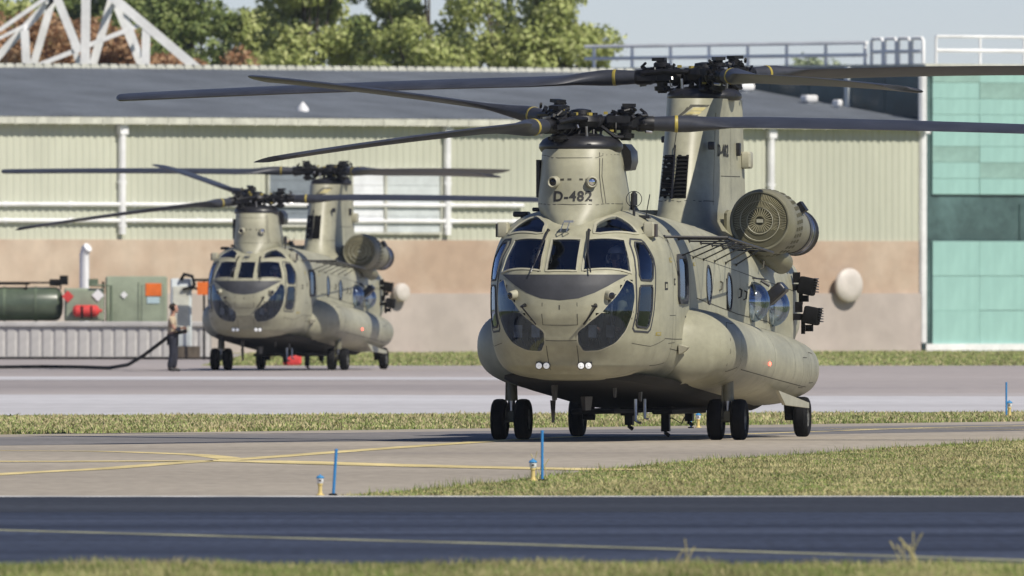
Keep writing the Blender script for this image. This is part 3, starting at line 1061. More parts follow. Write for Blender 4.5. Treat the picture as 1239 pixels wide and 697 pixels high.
# y: half width, z low, z high, exponent
STATION = [(0.4, 1.30, .90, 3.42, 3.2), (1.4, 1.31, .84, 3.41, 3.3), (3.0, 1.31, .75, 3.34, 3.6), (4.5, 1.31, .67, 3.27, 3.8),
           (10.0, 1.31, .42, 2.98, 3.8), (11.6, 1.31, .70, 2.90, 3.8), (13.2, 1.27, 1.35, 2.82, 3.6), (13.5, 1.1, 1.6, 2.7, 3.2)]
NOSE_Y = [(.90, -.90), (.93, -1.12), (1.0, -1.36), (1.12, -1.58), (1.5, -1.85), (1.95, -2.02), (2.3, -1.95), (2.46, -1.86), (2.6,-1.72), (2.97, -1.32), (3.1, -1.12),
          (3.25, -.85), (3.36, -.5), (3.42, 0.0)]
NROW = 110
def section(u, st):
    w, lo, hi, n = st
    a = (u-.5)*math.pi
    c, s = math.cos(a), math.sin(a)
    zc, h = (lo+hi)/2, (hi-lo)/2
    if s < 0: n = n*1.45
    x = w*max(c, 0)**(2/n)
    z = zc + h*math.copysign(abs(s)**(2/n), s)
    return x, z
def hull_point(u, j, ncol_nose, stations):
    """column j: 0..len(stations)-1 along the left side from the tail, then the nose arc, then the right side back to the tail"""
    ns = len(stations)
    if j < ns:
        y = stations[ns-1-j]; x, z = section(u, lerp_tab(STATION, y)); return (-x, y, z)
    if j >= ns+ncol_nose:
        y = stations[j-ns-ncol_nose]; x, z = section(u, lerp_tab(STATION, y)); return (x, y, z)
    th = -math.pi/2 + math.pi*(j-ns+1)/(ncol_nose+1)
    x, z = section(u, STATION[0][1:])
    yf = lerp_tab(NOSE_Y, z)[0]
    n = 2.5
    xx = x*math.copysign(abs(math.sin(th))**(2/n), math.sin(th))
    yy = .4-(.4-yf)*abs(math.cos(th))**(2/n)
    return (xx, yy, z)
def hull_grid():
    stations = [.4+.06*i for i in range(60)] + [4.0+.25*i for i in range(37)] + [13.1,13.2,13.3,13.4,13.5]
    nn = 130
    us = []
    for i in range(NROW+1):
        t = i/NROW
        us.append(t)
    pts = [[hull_point(u, j, nn, stations) for j in range(2*len(stations)+nn)] for u in us]
    return pts
# ================================================================= the helicopter
def build_helicopter(label):
    T = empty('transport_helicopter', (0, 0, 0), 0, label, 'helicopter', 'tandem rotor helicopters on the airfield')
    # ---- fuselage shell
    g = hull_grid()
    nc, nr = len(g[0]), len(g)
    V = [Vector(p) for r in g for p in r]
    F = [(i*nc+j, i*nc+j+1, (i+1)*nc+j+1, (i+1)*nc+j) for i in range(nr-1) for j in range(nc-1)]
    hb = BVHTree.FromPolygons(V, F)
    wins = []          # (Skin, kind)
    G = MB(); FR = MB(); DK = MB()
    centre = [(-.21, -1.32, 2.95), (.21, -1.32, 2.95), (.22, -1.82, 2.5), (-.22, -1.82, 2.5)]
    side = [(.30, -1.31, 2.95), (.80, -1.05, 2.94), (.95, -1.36, 2.475), (.31, -1.79, 2.5)]
    brow = [(.39, -1.19, 3.04), (.37, -.92, 3.19), (.57, -.53, 3.29), (.8, -.6, 3.17), (.96, -.71, 3.02)]
    dup_ = [(.92, -.93, 2.91), (1.02, -.74, 2.89), (1.16, -.69, 2.64), (1.18, -.83, 2.36), (1.05, -1.22, 2.37)]
    dlow = [(1.06, -1.22, 2.28), (1.18, -.84, 2.28), (1.19, -.87, 1.99), (1.14, -.97, 1.67), (1.0, -1.30, 1.7), (1.05, -1.28, 1.99)]
    chin = [(.90, -1.48, 2.38), (.99, -1.36, 2.32), (1.005, -1.35, 2.11), (.96, -1.42, 1.83), (.88, -1.46, 1.63), (.76, -1.56, 1.45), (.53, -1.64, 1.34),
            (.30, -1.7, 1.33), (.24, -1.81, 1.45), (.24, -1.87, 1.61), (.45, -1.89, 1.78), (.68, -1.81, 1.99), (.81, -1.65, 2.17)]
    hatch = [(1.25, .86, 2.70), (1.25, 1.66, 2.70), (1.31, 1.66, 2.06), (1.31, .86, 2.06)]
    def window(name, pts, gm=M['glass'], wo_=.03, wi=.012, h=.014, it=1, fm=None, step=.05, gname='pane'):
        s = Skin(pts, hb, step, it)
        wins.append(s)
        a = MB()
        s.frame(a, wo_, wi, h)
        fr = a.build(name, fm or M['paint_edge'], T)
        b = MB()
        s.sheet(b, .003)
        b.build(gname, gm, fr)
        return fr
    window('windscreen', centre, it=0, wo_=.022, wi=.008)
    for sg in (1, -1):
        f = (lambda p: p) if sg == 1 else mirror
        window('windscreen', f(side), it=0, wo_=.022, wi=.008)
        window('roof_window', f(brow))
        window('chin_window', f(chin), it=1, wo_=.012, wi=.006, h=.004, gm=M['chinglass'])
        window('door_window', f(dup_), fm=M['antiglare'], wo_=.018, wi=.008)
        window('door_window', f(dlow), fm=M['antiglare'], wo_=.018, wi=.008)
        window('cabin_door_window', f(hatch), fm=M['antiglare'], wo_=.045, wi=.025, h=.03, it=1)
        for y, z in ((3.80, 2.30), (5.80, 2.19)):
            pts = [(sg*1.31, y+.25*math.cos(a), z+.275*math.sin(a)) for a in [2*PI*k/20 for k in range(20)]]
            window('round_window', pts, it=0, fm=M['antiglare'], wo_=.018, gm=M['glass'])
        for y, z in ((8.0, 2.04), (10.0, 1.97)):
            pts = [(sg*1.31, y+.26*math.cos(a), z+.28*math.sin(a)) for a in [2*PI*k/20 for k in range(20)]]
            fr = window('bubble_window', pts, it=0, fm=M['paint_edge'], gm=M['bubble'])
            b = MB()
            rings = []
            for i in range(7):
                a = PI/2*i/6
                rr = .30*math.cos(a) if i < 6 else .004
                rings.append([(sg*(1.315+.27*math.sin(a)), y+rr*math.cos(q), z+rr*1.02*math.sin(q)) for q in [2*PI*k/24 for k in range(24)]])
            b.loft(rings, cap=False)
            b.build('bubble', M['bubble'], fr)
    # cut the shell where the windows are
    keep = []
    for fc in F:
        c = (V[fc[0]]+V[fc[1]]+V[fc[2]]+V[fc[3]])/4
        cut = False
        for s in wins:
            d = c-s.c
            if d.length_squared < 1.3:
                q = (d.dot(s.u), d.dot(s.v))
                if abs(d.dot(s.n)) < .4 and inside2(q, s.poly):
                    cut = True
                    break
        if not cut:
            keep.append(fc)
    H = MB()
    H.add(V, keep)
    H.add([V[i*nc] for i in range(nr)]+[V[i*nc+nc-1] for i in range(nr)], [tuple(range(nr-1, -1, -1))+tuple(nr+i for i in range(nr))])
    # the underside and keel, near-black all over, is a belly pan a little proud of the shell
    fus = H.build('fuselage', M['paint'], T, smooth=50, recalc=False)
    # fairing on the crown between the two pylons
    sp = MB()
    rings = []
    for y, ww, zt in ((.9, .50, 3.46), (2.5, .42, 3.44), (5, .38, 3.34), (9.2, .40, 3.16), (10.2, .45, 3.12)):
        rings.append([(ww*1.15, y, 2.95), (ww, y, 3.15), (ww*.85, y, zt-.05), (ww*.5, y, zt), (-ww*.5, y, zt), (-ww*.85, y, zt-.05), (-ww, y, 3.15), (-ww*1.15, y, 2.95)])
    sp.loft(rings)
    sp.build('spine_fairing', M['paint'], T, smooth=60)
    # anti-glare panel
    bd = MB()
    up = [(x, -1.5, 2.445) for x in (-.93, -.6, -.2, .2, .6, .93)]
    lo = [(.80, -1.6, 2.36), (.68, -1.75, 2.28), (.5, -1.88, 2.18), (.28, -1.98, 2.10), (.0, -2.0, 2.07)]
    lo = lo+[(-a, b, c) for a, b, c in lo[-2::-1]]
    Skin([(x, -1.7, z) for x, y, z in up+lo], hb, .06, 0).sheet(bd, .004)
    bd.build('antiglare_panel', M['antiglare'], fus)
    # panel joints
    sm = MB()
    def rib(pts, wd=.011, b_=hb): ribbon(sm, pts, b_, wd)
    rib([(-.26, -2, 2.04), (-.26, -1.95, 1.70), (.26, -1.95, 1.70), (.26, -2, 2.04)])
    rib([(0, -1.98, 2.0), (0, -1.96, 1.93)], .02)
    rib([(-.24, -1.9, 1.45), (.24, -1.9, 1.45)])
    for sg in (1, -1):
        rib([(sg*.24, -1.9, 1.33), (sg*.24, -1.8, 1.2), (sg*.22, -1.5, .95)])
        rib([(sg*1.32, .4, 2.95), (sg*1.32, .4, 1.0)])
        rib([(sg*1.32, 2.0, 3.0), (sg*1.32, 2.0, 1.6)])
        rib([(sg*1.32, 2.6, 2.1), (sg*1.32, 6.6, 1.86), (sg*1.32, 10.6, 1.7)], .014); rib([(sg*1.32, 2.0, 2.75), (sg*1.32, 6.9, 2.5)], .008)
        rib([(sg*.95, -1.3, 1.45), (sg*1.15, -.8, 1.4), (sg*1.25, -.2, 1.5)], .008); rib([(sg*1.2, .1, 1.85), (sg*1.3, .65, 1.85), (sg*1.3, .65, 1.45), (sg*1.2, .1, 1.45)], .008)
        rib([(sg*.5, -1.0, 1.0), (sg*.9, -.8, 1.1)], .008); rib([(0, -.4, .8), (sg*.5, -.8, .97)], .01); rib([(sg*1.0, -.6, 3.05), (sg*1.2, .2, 2.98)], .008)
        rib([(sg*1.32, 6.9, 2.85), (sg*1.32, 6.9, 1.95)])
        rib([(sg*1.32, 6.9, 2.5), (sg*1.32, 12.5, 2.2)])
        rib([(sg*1.32, 11.2, 2.9), (sg*1.32, 11.2, 1.95)])
        rib([(sg*1.2, -.2, 1.52), (sg*1.3, .6, 1.5), (sg*1.3, 1.6, 1.5)])
        rib([(sg*1.32, .3, 1.35), (sg*1.32, 1.5, 1.3), (sg*1.32, 1.5, .95)])
        rib([(sg*1.05, -.5, 1.15), (sg*1.25, .3, 1.12)])
        rib([(sg*1.25, .3, 2.95), (sg*.9, .3, 3.3), (sg*.5, .3, 3.42)])
    sm.build('panel_joints', M['seam'], fus, smooth=0)
    # door outline in dark rubber on both sides
    for sg in (1, -1):
        f = (lambda p: p) if sg == 1 else mirror
        a = MB()
        Skin(f([(.885, -.99, 2.97), (1.04, -.72, 2.95), (1.2, -.64, 2.64), (1.22, -.78, 1.98), (1.16, -.9, 1.60), (.965, -1.36, 1.62), (1.02, -1.32, 2.0), (1.0, -1.3, 2.35)]), hb, .05, 1).frame(a, .012, .016, .006)
        a.build('door_seal', M['antiglare'], T)
    # stencilled marks
    st = MB()
    for i, (x, y, z, a, b) in enumerate([(1.28, .3, 2.66, .10, .07), (1.31, .55, 2.34, .06, .1), (1.24, -.15, 2.28, .1, .12), (1.22, -.55, 1.58, .12, .05), (1.31, 1.6, 1.78, .1, .12), (1.31, 2.5, 1.74, .12, .07), (1.31, 2.45, 2.6, .1, .05)]):
        for sg in (1, -1):
            Skin([(sg*x, y-a, z-b/2), (sg*x, y+a, z-b/2), (sg*x, y+a, z+b/2), (sg*x, y-a, z+b/2)], hb, .2, 0).sheet(st, .004, mi=0 if i % 3 else 1)
            Skin([(sg*x, y-a*.6, z-b/4), (sg*x, y+a*.6, z-b/4), (sg*x, y+a*.6, z+b/4), (sg*x, y-a*.6, z+b/4)], hb, .2, 0).sheet(st, .007, mi=2)
    st.build('stencil_marks', [M['text'], M['yellow'], M['paint']], fus, smooth=0)
    # ---- forward pylon
    def plan(w_, yf, yb, yc, z, n=2.4, N=40, wb=None):
        out = []
        for k in range(N):
            a = 2*PI*k/N
            s_, c_ = math.sin(a), math.cos(a)
            L_ = (yc-yf) if c_ > 0 else (yb-yc)
            out.append((w_*math.copysign(abs(s_)**(2/n), s_), yc-L_*math.copysign(abs(c_)**(2/n), c_), z))
        return out
    fp = MB()
    fp.loft([plan(*a) for a in [(.42, -1.05, 2.4, .1, 3.05), (.50, -1.0, 2.3, .1, 3.22), (.58, -.93, 2.2, .1, 3.34), (.62, -.86, 2.0, .1, 3.45), (.62, -.8, 1.85, .1, 3.62), (.59, -.76, 1.6, .1, 3.9), (.575, -.7, 1.3, .1, 4.15), (.565, -.62, .9, .05, 4.28)]])
    fpo = fp.build('forward_pylon', M['paint'], T, smooth=45)
    fb = BVHTree.FromPolygons([Vector(v) for v in fp.v], fp.f)
    tx = MB()
    text_mb(tx, "D-482", .205, (0, -1, 3.52), (1, 0, 0), (0, 0, 1), fb, (0, 1, 0))
    tx.build('registration_lettering', M['text'], fpo, smooth=0)
    pj = MB()
    for x in (.40, .50):
        ribbon(pj, [(x, -.6, 4.26), (x+.03, -.7, 3.9), (x+.08, -.7, 3.5)], fb, .014)
    ribbon(pj, [(-.62, -.3, 3.48), (-.4, -.8, 3.48), (0, -.9, 3.48), (.4, -.8, 3.48), (.68, 0, 3.48)], fb, .010)
    ribbon(pj, [(-.6, -.3, 4.2), (-.4, -.7, 4.2), (0, -.9, 4.2), (.4, -.7, 4.2), (.62, 0, 4.2)], fb, .008)
    for x in (-.08, -.2, .1, .2):
        ribbon(pj, [(x, -.8, 3.84), (x+.06, -.8, 3.84)], fb, .03)
    pj.build('panel_joints', M['seam'], fpo, smooth=0)
    ear = MB()
    lip = MB(); lip.box((-.60, .0, 3.85), (.05, .5, .55)); lip.build('side_grille', M['cover'], fpo)
    for sg in (1,):
        ear.loft([[(sg*x, y, z) for x, y, z in r] for r in
                  [[(.42, .3, 4.36), (.60, .3, 4.36), (.60, .95, 4.36), (.42, .95, 4.36)], [(.44, .3, 4.25), (.68, .35, 4.25), (.68, 1.0, 4.25), (.44, 1.0, 4.25)], [(.46, .35, 4.1), (.69, .4, 4.1), (.69, 1.0, 4.1), (.46, 1.0, 4.1)], [(.5, .4, 3.96), (.66, .45, 3.98), (.66, .95, 3.98), (.5, .95, 3.96)]]])
    ear.build('oil_cooler_duct', M['cover'], fpo)
    for sg in (1, -1):
        q = MB()
        ax = (sg*.35, -1, -.05)
        q.lathe([(-.12, .075), (.02, .085), (.10, .085), (.115, .07), (.10, .055)], (sg*.26, -.70, 3.80), ax, 20)
        qo = q.build('formation_sensor', M['paint_edge'], fpo)
        q = MB()
        q.lathe([(.085, .058), (.10, .03), (.105, .001)], (sg*.26, -.70, 3.80), ax, 16)
        q.build('lens', M['lamp'] if sg == 1 else M['visor'], qo)
    # black cover at the top of both pylons
    def cover(z0, z1, r, y, name):
        b = MB()
        hgt = z1-z0
        b.lathe([(0, .3), (0, r*.97), (hgt*.25, r*1.03), (hgt*.5, r*1.02), (hgt*.8, r*.93), (hgt*.97, r*.8), (hgt, r*.6), (hgt*1.02, .05)], (0, y, z0), (0, 0, 1), 48)
        for a in (-.5, .35, 1.2, 2.5):
            b.box((r*1.0*math.sin(a), y-r*1.0*math.cos(a), z0+hgt*.45), (.06, .03, .03), rot=(0, 0, a))
        return b.build(name, M['cover'], T, smooth=50)
    cover(4.24, 4.47, .60, 0, 'rotor_cover')
    cover(5.10, 5.285, .555, 11.86, 'rotor_cover')
    # ---- aft pylon
    ap = MB()
    def fin(w_, yf, yc, yb, wb, z):
        out = []
        for k in range(33):
            a = -PI/2+PI*k/32
            out.append((w_*math.copysign(abs(math.sin(a))**.88, math.sin(a)), yc-(yc-yf)*abs(math.cos(a))**.88, z))
        side_ = [(w_+(wb-w_)*(k/9)**1.3, yc+(yb-yc)*k/9, z) for k in range(1, 10)]
        out += side_+[(wb*.6, yb+.12, z), (-wb*.6, yb+.12, z)]
        out += [(-x, y, z) for x, y, z in side_[::-1]]
        return out
    ap.loft([fin(*a) for a in [(.74, 8.9, 9.9, 13.5, .56, 2.95), (.56, 9.05, 9.9, 13.4, .48, 3.12), (.44, 9.15, 9.9, 13.35, .44, 3.25), (.405, 9.25, 9.95, 13.3, .42, 3.40), (.40, 9.35, 10.05, 13.3, .41, 3.60), (.39, 9.6, 10.35, 13.25, .40, 4.15), (.39, 9.85, 10.65, 13.2, .39, 4.65), (.42, 10.2, 11.0, 13.1, .39, 5.12)]])
    apo = ap.build('aft_pylon', M['paint'], T, smooth=45)
    ab = BVHTree.FromPolygons([Vector(v) for v in ap.v], ap.f)
    gr = MB()
    for x0, x1 in ((-.325, -.12), (-.09, .10)):
        Skin([(x0+.03, 9.8, 4.26), (x1, 9.8, 4.26), (x1, 9.8, 3.60), (x0-.02, 9.8, 3.60)], ab, .08, 0).sheet(gr, .006)
    gro = gr.build('air_intake_grille', M['rubber'], apo)
    lv = MB()
    for x0, x1 in ((-.31, -.13), (-.08, .09)):
        for k in range(11):
            z = 3.64+k*.058
            a = ab.ray_cast(Vector((x0, 8, z)), Vector((0, 1, 0)))[0]
            b = ab.ray_cast(Vector((x1, 8, z)), Vector((0, 1, 0)))[0]
            if a and b:
                m_ = (a+b)/2
                lv.box(m_+Vector((0, -.02, 0)), ((b-a).length, .05, .012), rot=(R(-35), 0, math.atan2((b-a).y, (b-a).x)))
    lv.build('louvre', M['rubber'], gro)
    fm = MB()
    Skin([(-.105-.012, 9.8, 4.4), (-.105+.012, 9.8, 4.4), (-.105+.014, 9.8, 3.58), (-.105-.014, 9.8, 3.58)], ab, .1, 0).sheet(fm, .03)
    fm.build('intake_divider', M['cover'], gro)
    pj = MB()
    ribbon(pj, [(-.42, 10.1, 3.56), (-.3, 9.5, 3.56), (0, 9.3, 3.56), (.3, 9.5, 3.56), (.42, 10.2, 3.56)], ab, .012)
    ribbon(pj, [(0, 10.3, 4.84), (-.1, 9.9, 4.6), (-.1, 9.8, 4.3)], ab, .014)
    ribbon(pj, [(.38, 10.5, 4.9), (.38, 10.1, 3.5)], ab, .02)
    for z in (4.75, 3.95):
        ribbon(pj, [(.6, 10.9, z), (.6, 12.8, z)], ab, .012)
    ribbon(pj, [(.6, 11.9, 4.75), (.62, 11.9, 3.6)], ab, .012)
    for k in range(16):
        ribbon(pj, [(rnd.uniform(-.1, .5), 10, 4.4+rnd.uniform(-.7, .5))]*1+[(rnd.uniform(.2, .5), 10, 4.4+rnd.uniform(-.7, .5))], ab, .006, step=.3) if k < 0 else None
    pj.build('panel_joints', M['seam'], apo, smooth=0)
    tx = MB(); tx2 = MB()
    text_mb(tx, "D-482", .25, (.7, 11.12, 4.25), (0, 1.5, 0), (0, 0, 1), ab, (-1, 0, 0), off=.01)
    text_mb(tx2, "D-482", .25, (-.7, 11.12, 4.25), (0, -1.5, 0), (0, 0, 1), ab, (1, 0, 0), off=.01)
    tx.build('registration_lettering', M['text'], apo, smooth=0); tx2.build('registration_lettering', M['text'], apo, smooth=0)
    # emblem of stepped slanted bars near the top of the aft pylon
    em = MB()
    def bar(p, mi): Skin([(x+.13, 10.3, z) for x, z in p], ab, .08, 0).sheet(em, .006 if mi != 1 else .009, mi=mi)
    bar([(-.08, 5.02), (.18, 5.02), (.155, 4.985), (-.10, 4.985)], 0)
    bar([(-.10, 4.985), (-.04, 4.985), (-.19, 4.85), (-.25, 4.85)], 0)
    bar([(-.03, 4.975), (.14, 4.975), (.10, 4.925), (-.07, 4.925)], 1)
    bar([(-.09, 4.915), (.09, 4.915), (.06, 4.87), (-.14, 4.87)], 1)
    bar([(-.15, 4.862), (.055, 4.862), (.03, 4.83), (-.25, 4.83)], 0)
    em.build('emblem', [M['seam'], M['emblem']], apo, smooth=0)
    for c_, d_ in (((.40, 9.95, 4.40), (.10, .1, .12)), ((.42, 12.5, 4.36), (.08, .1, .2)), ((-.43, 10.7, 4.50), (.10, .1, .10))):
        MB().bevbox(c_, d_, .015).build('formation_light', M['cover'], apo)
    fx = MB()
    fx.bevbox((.46, 13.1, 4.20), (.16, .3, .26), .03)
    fx.build('antenna_box', M['paint_edge'], apo)
    # ---- rotors
    def blade_mesh(sgn):
        mb = MB()
        rings = []
        def circ(r, x, z=0, N=16):
            return [(x, -math.cos(2*PI*k/N)*r, math.sin(2*PI*k/N)*r*1.0+z) for k in range(N)]
        for r_, rad in ((1.0, .10), (1.30, .115), (1.36, .12)):
            rings.append(circ(rad, r_))
        n0 = len(rings)
        for x in (1.45, 1.6, 1.9, 2.2, 2.6, 3.2, 4, 5, 6, 7, 8, 8.7, 9.05, 9.14):
            k = min(1, max(0, (x-1.5)/1.0))
            k = k*k*(3-2*k)
            ch = .24+(.81-.24)*k
            if x > 9: ch *= (9.3-x)/.3*.9+.1 if x > 9.1 else .93
            th = .125*(1-k)+.052*k
            tw = sgn*R(11.5-.45*(x-1.5))
            sag = -.0035*(x-1.5)**2*.6
            rg = []
            for q in range(16):
                a = 2*PI*q/16
                yy = -math.cos(a)*ch/2+ch*.22*k
                prof = math.sin(a)*th*(1-.55*k*(.5+.5*-math.cos(a)*-1)) if k > 0 else math.sin(a)*th
                rg.append((x, yy*math.cos(tw)-prof*math.sin(tw)*-1, prof*math.cos(tw)-yy*math.sin(tw)+sag))
            rings.append(rg)
        mb.loft(rings)
        o = len(mb.v)
        mb.lathe([(1.37, .121), (1.372, .126), (1.415, .126), (1.42, .12)], (0, 0, 0), (1, 0, 0), 20, mi=1)
        return mb.mesh('rotor_blade', [M['blade'], M['yellow']], 50)
    bms = {1: blade_mesh(-1), -1: blade_mesh(1)}
    def housing_mesh():
        mb = MB()
        mb.lathe([(.18, .06), (.2, .12), (.3, .13), (.34, .09), (.4, .14), (.47, .15), (.52, .1), (.8, .1), (.84, .12), (1.05, .115), (1.1, .09)], (0, 0, 0), (1, 0, 0), 16)
        mb.lathe([(-.25, .02), (-.25, .07), (-.22, .075), (-.21, .12), (-.15, .125), (-.14, .08), (-.08, .09), (-.04, .15), (.08, .15), (.09, .10), (.14, .10), (.15, .13), (.20, .13), (.21, .08), (.25, .08), (.26, .02)], (.66, 0, .0), (0, 0, 1), 16)
        mb.box((.63, .03, .0), (.42, .28, .12)); mb.box((.55, -.16, .06), (.34, .07, .1)); mb.box((.86, .15, -.02), (.3, .06, .07))
        mb.tube([(.2, .2, .06), (.62, .22, .08), (.95, .16, .05)], .04)
        mb.tube([(.3, -.16, -.05), (.5, -.22, -.2), (.62, -.18, -.2)], .03)
        mb.box((.70, .0, .265), (.20, .16, .05))
        mb.lathe([(0, .02), (0, .07), (.05, .07), (.05, .02)], (.5, .13, .12), (0, 0, 1), 10)
        mb.tube([(.28, .26, -.45), (.30, .26, -.04)], .022, mi=2)
        mb.lathe([(.505, .155), (.505, .160), (.52, .160), (.52, .155)], (0, 0, 0), (1, 0, 0), 16, mi=2)
        mb.box((.36, .12, .15), (.06, .05, .04), mi=1); mb.box((.45, -.15, -.11), (.06, .05, .03), mi=1)
        mb.box((.98, 0, .12), (.2, .05, .03), mi=2)
        rr_ = random.Random(3)
        for k in range(34):
            x_ = rr_.uniform(.3, 1.0)
            near_ = abs(x_-.64) < .2
            y_, z_ = rr_.uniform(-.2, .2), rr_.uniform(-.26, .28) if near_ else rr_.uniform(-.12, .15)
            if rr_.random() < .5:
                mb.box((x_, y_, z_), (rr_.uniform(.03, .11), rr_.uniform(.03, .1), rr_.uniform(.02, .06)), rot=(rr_.uniform(-.6, .6), rr_.uniform(-.6, .6), rr_.uniform(-1, 1)), mi=0 if rr_.random() < .8 else 2)
            else:
                mb.tube([(x_, y_, z_), (x_+rr_.uniform(-.12, .12), y_+rr_.uniform(-.06, .06), z_+rr_.uniform(-.07, .07))], rr_.uniform(.01, .022), 6, mi=0 if rr_.random() < .8 else 2)
        return mb.mesh('pitch_housing', [M['black'], M['yellow'], M['steel']], 40)
    hm = housing_mesh()
    def rotor(y, z, angles, spin):
        mb = MB()
        mb.lathe([(-.42, .10), (-.30, .10), (-.28, .34), (-.20, .36), (-.17, .30), (-.14, .12), (-.1, .16), (-.06, .27), (.02, .30), (.10, .27), (.13, .16), (.19, .15), (.21, .04), (.21, .001)], (0, 0, 0), (0, 0, 1), 24)
        for k in range(6):
            a = k*PI/3+.3
            mb.tube([(.3*math.cos(a), .3*math.sin(a), -.42), (.22*math.cos(a+.3), .22*math.sin(a+.3), -.1)], .025)
            mb.lathe([(0, .045), (.05, .045), (.05, .001)], (.2*math.cos(a), .2*math.sin(a), .1), (0, 0, 1), 8, mi=k % 2)
        h = mb.build('rotor_head', [M['black'], M['yellow']], T)
        h.location = (0, y, z)
        for az, fl, droop in angles:
            p = link('pitch_housing', hm, h, rot=(0, R(-fl), R(az)))
            q = link('rotor_blade', bms[spin], h, rot=(0, R(-fl), R(az)))
        return h
    HEAD = 9.3   # heading; blade angles are given against the runway
    rotor(0, 4.665, [(0+HEAD, -.6, 0), (120+HEAD, 5.1, 0), (240+HEAD, -3.0, 0)], 1)
    rotor(11.86, 5.475, [(47+HEAD, 1.9, 0), (167+HEAD, -1.0, 0), (287+HEAD, -.8, 0)], -1)
    # ---- sponsons
    for sg in (1, -1):
        b = MB()
        rings = []
        tab = [(.85, 1.12, 1.15, 1.6), (1.25, 1.28, 1.0, 1.75), (1.35, 1.42, .94, 1.82), (1.5, 1.57, .87, 1.88), (1.7, 1.72, .81, 1.93), (1.95, 1.84, .83, 1.97), (2.3, 1.92, .80, 1.98), (2.8, 1.955, .77, 1.96), (3.4, 1.96, .74, 1.93), (5, 1.95, .66, 1.84), (7, 1.94, .56, 1.74), (9.3, 1.92, .47, 1.64), (10.4, 1.90, .47, 1.58), (11.2, 1.86, .52, 1.52), (11.8, 1.77, .62, 1.45), (12.15, 1.64, .75, 1.36), (12.35, 1.45, .87, 1.26), (12.4, 1.2, .95, 1.15)]
        for y, xo, zl, zh in tab:
            rg = []
            for k in range(33):
                a = -PI/2+PI*k/32
                cx = .75
                rg.append((sg*(cx+(xo-cx)*abs(math.cos(a))**(2/3.2)), y, (zl+zh)/2+(zh-zl)/2*math.copysign(abs(math.sin(a))**(2/2.3), math.sin(a))))
            rings.append(rg if sg == 1 else rg[::-1])
        # denser along the length for smooth shading
        b.loft(rings, closed=False, cap=True)
        b.f = [f[::-1] for f in b.f] if False else b.f
        if sg != 0: b.f = [f_[::-1] for f_ in b.f]
        so = b.build('sponson', M['paint'], T, smooth=60, recalc=False)
        bb = BVHTree.FromPolygons([Vector(v) for v in b.v], b.f)
        pj = MB()
        def rr(pts, wd=.012):
            ribbon(pj, [(sg*p[0], p[1], p[2]) for p in pts], bb, wd, off=.004)
        def band(y, w_=.012, z0=.8, z1=1.9): rr([(1.5, y, z0-.1), (1.95, y, z0+.2), (1.95, y, 1.4), (1.85, y, z1-.1), (1.5, y, z1)], w_)
        for y in (2.9, 6.2, 8.3, 9.9, 10.8):
            band(y)
        rr([(1.7, 2.2, 1.6), (1.75, 2.3, 1.7), (1.8, 2.8, 1.7), (1.85, 2.8, 1.1), (1.75, 2.35, 1.05), (1.7, 2.2, 1.2), (1.7, 2.2, 1.6)])
        rr([(1.9, 9.2, 1.2), (1.9, 9.7, 1.2), (1.9, 9.7, .7), (1.9, 9.2, .7), (1.9, 9.2, 1.2)]); rr([(1.9, 10.1, 1.3), (1.9, 10.6, 1.3), (1.9, 10.6, .8), (1.9, 10.1, .8), (1.9, 10.1, 1.3)])
        for y0, y1 in ((3.1, 4.3), (5.1, 6.8), (7.7, 9.4)):
            rr([(1.48, y0, 1.86-.05*(y0-3)), (1.48, y1, 1.86-.05*(y1-3))], .05)
        rr([(1.95, 3.2, 1.0), (1.95, 10, .68)])
        pj.build('panel_joints', M['seam'], so, smooth=0)
        # rear flap under the sponson
        q = MB()
        q.add([(sg*1.93, 6.6, .72), (sg*1.93, 9.7, .52), (sg*1.93, 9.7, .44), (sg*1.93, 7.3, .50), (sg*1.88, 6.6, .72), (sg*1.88, 9.7, .52), (sg*1.88, 9.7, .44), (sg*1.88, 7.3, .50)],
              [(0, 1, 2, 3), (7, 6, 5, 4), (0, 4, 5, 1), (1, 5, 6, 2), (2, 6, 7, 3), (3, 7, 4, 0)])
        if sg == 1: q.build('sponson_flap', M['paint_edge'], so)
        q = MB().ball((sg*1.95, 5.6, 1.12), (.02, .03, .03))
        q.build('navigation_light', M['redlit'] if sg == 1 else M['lamp'], so)
    # steps and small fins on the flank
    for sg in (1, -1):
        q = MB()
        q.loft([[(sg*1.30, .9, 1.42), (sg*1.30, 1.25, 1.42), (sg*1.42, 1.22, 1.38), (sg*1.42, 1.0, 1.38)], [(sg*1.30, .95, 1.28), (sg*1.30, 1.25, 1.28), (sg*1.38, 1.22, 1.33), (sg*1.38, 1.05, 1.33)]])
        q.build('flank_scoop', M['paint_edge'], T)
    # ---- engines
    for sg in (1, -1):
        ex = sg*1.30
        ez = 3.26
        e = MB()
        e.lathe([(8.92, .001), (8.93, .40), (8.90, .425), (8.90, .445), (8.94, .462), (9.1, .49), (9.3, .505), (9.9, .505), (10.15, .46), (10.3, .41), (10.4, .39), (11.2, .375), (11.9, .34), (12.0, .30)], (ex, 0, ez+.4), (0, 1, -.045), 48)
        eo = e.build('engine', M['paint_olive'], T, smooth=40)
        f = MB()
        f.lathe([(11.7, .345), (11.72, .365), (11.85, .365), (11.87, .35)], (ex, 0, ez+.4), (0, 1, -.045), 32, mi=1)
        f.lathe([(11.87, .335), (12.1, .34), (12.12, .355), (12.2, .355), (12.22, .335)], (ex, 0, ez+.4), (0, 1, -.045), 32, mi=0)
        f.lathe([(12.2, .34), (12.45, .345), (12.47, .36), (12.55, .36), (12.56, .33), (12.3, .31), (12.3, .001)], (ex, 0, ez+.4), (0, 1, -.045), 32, mi=1)
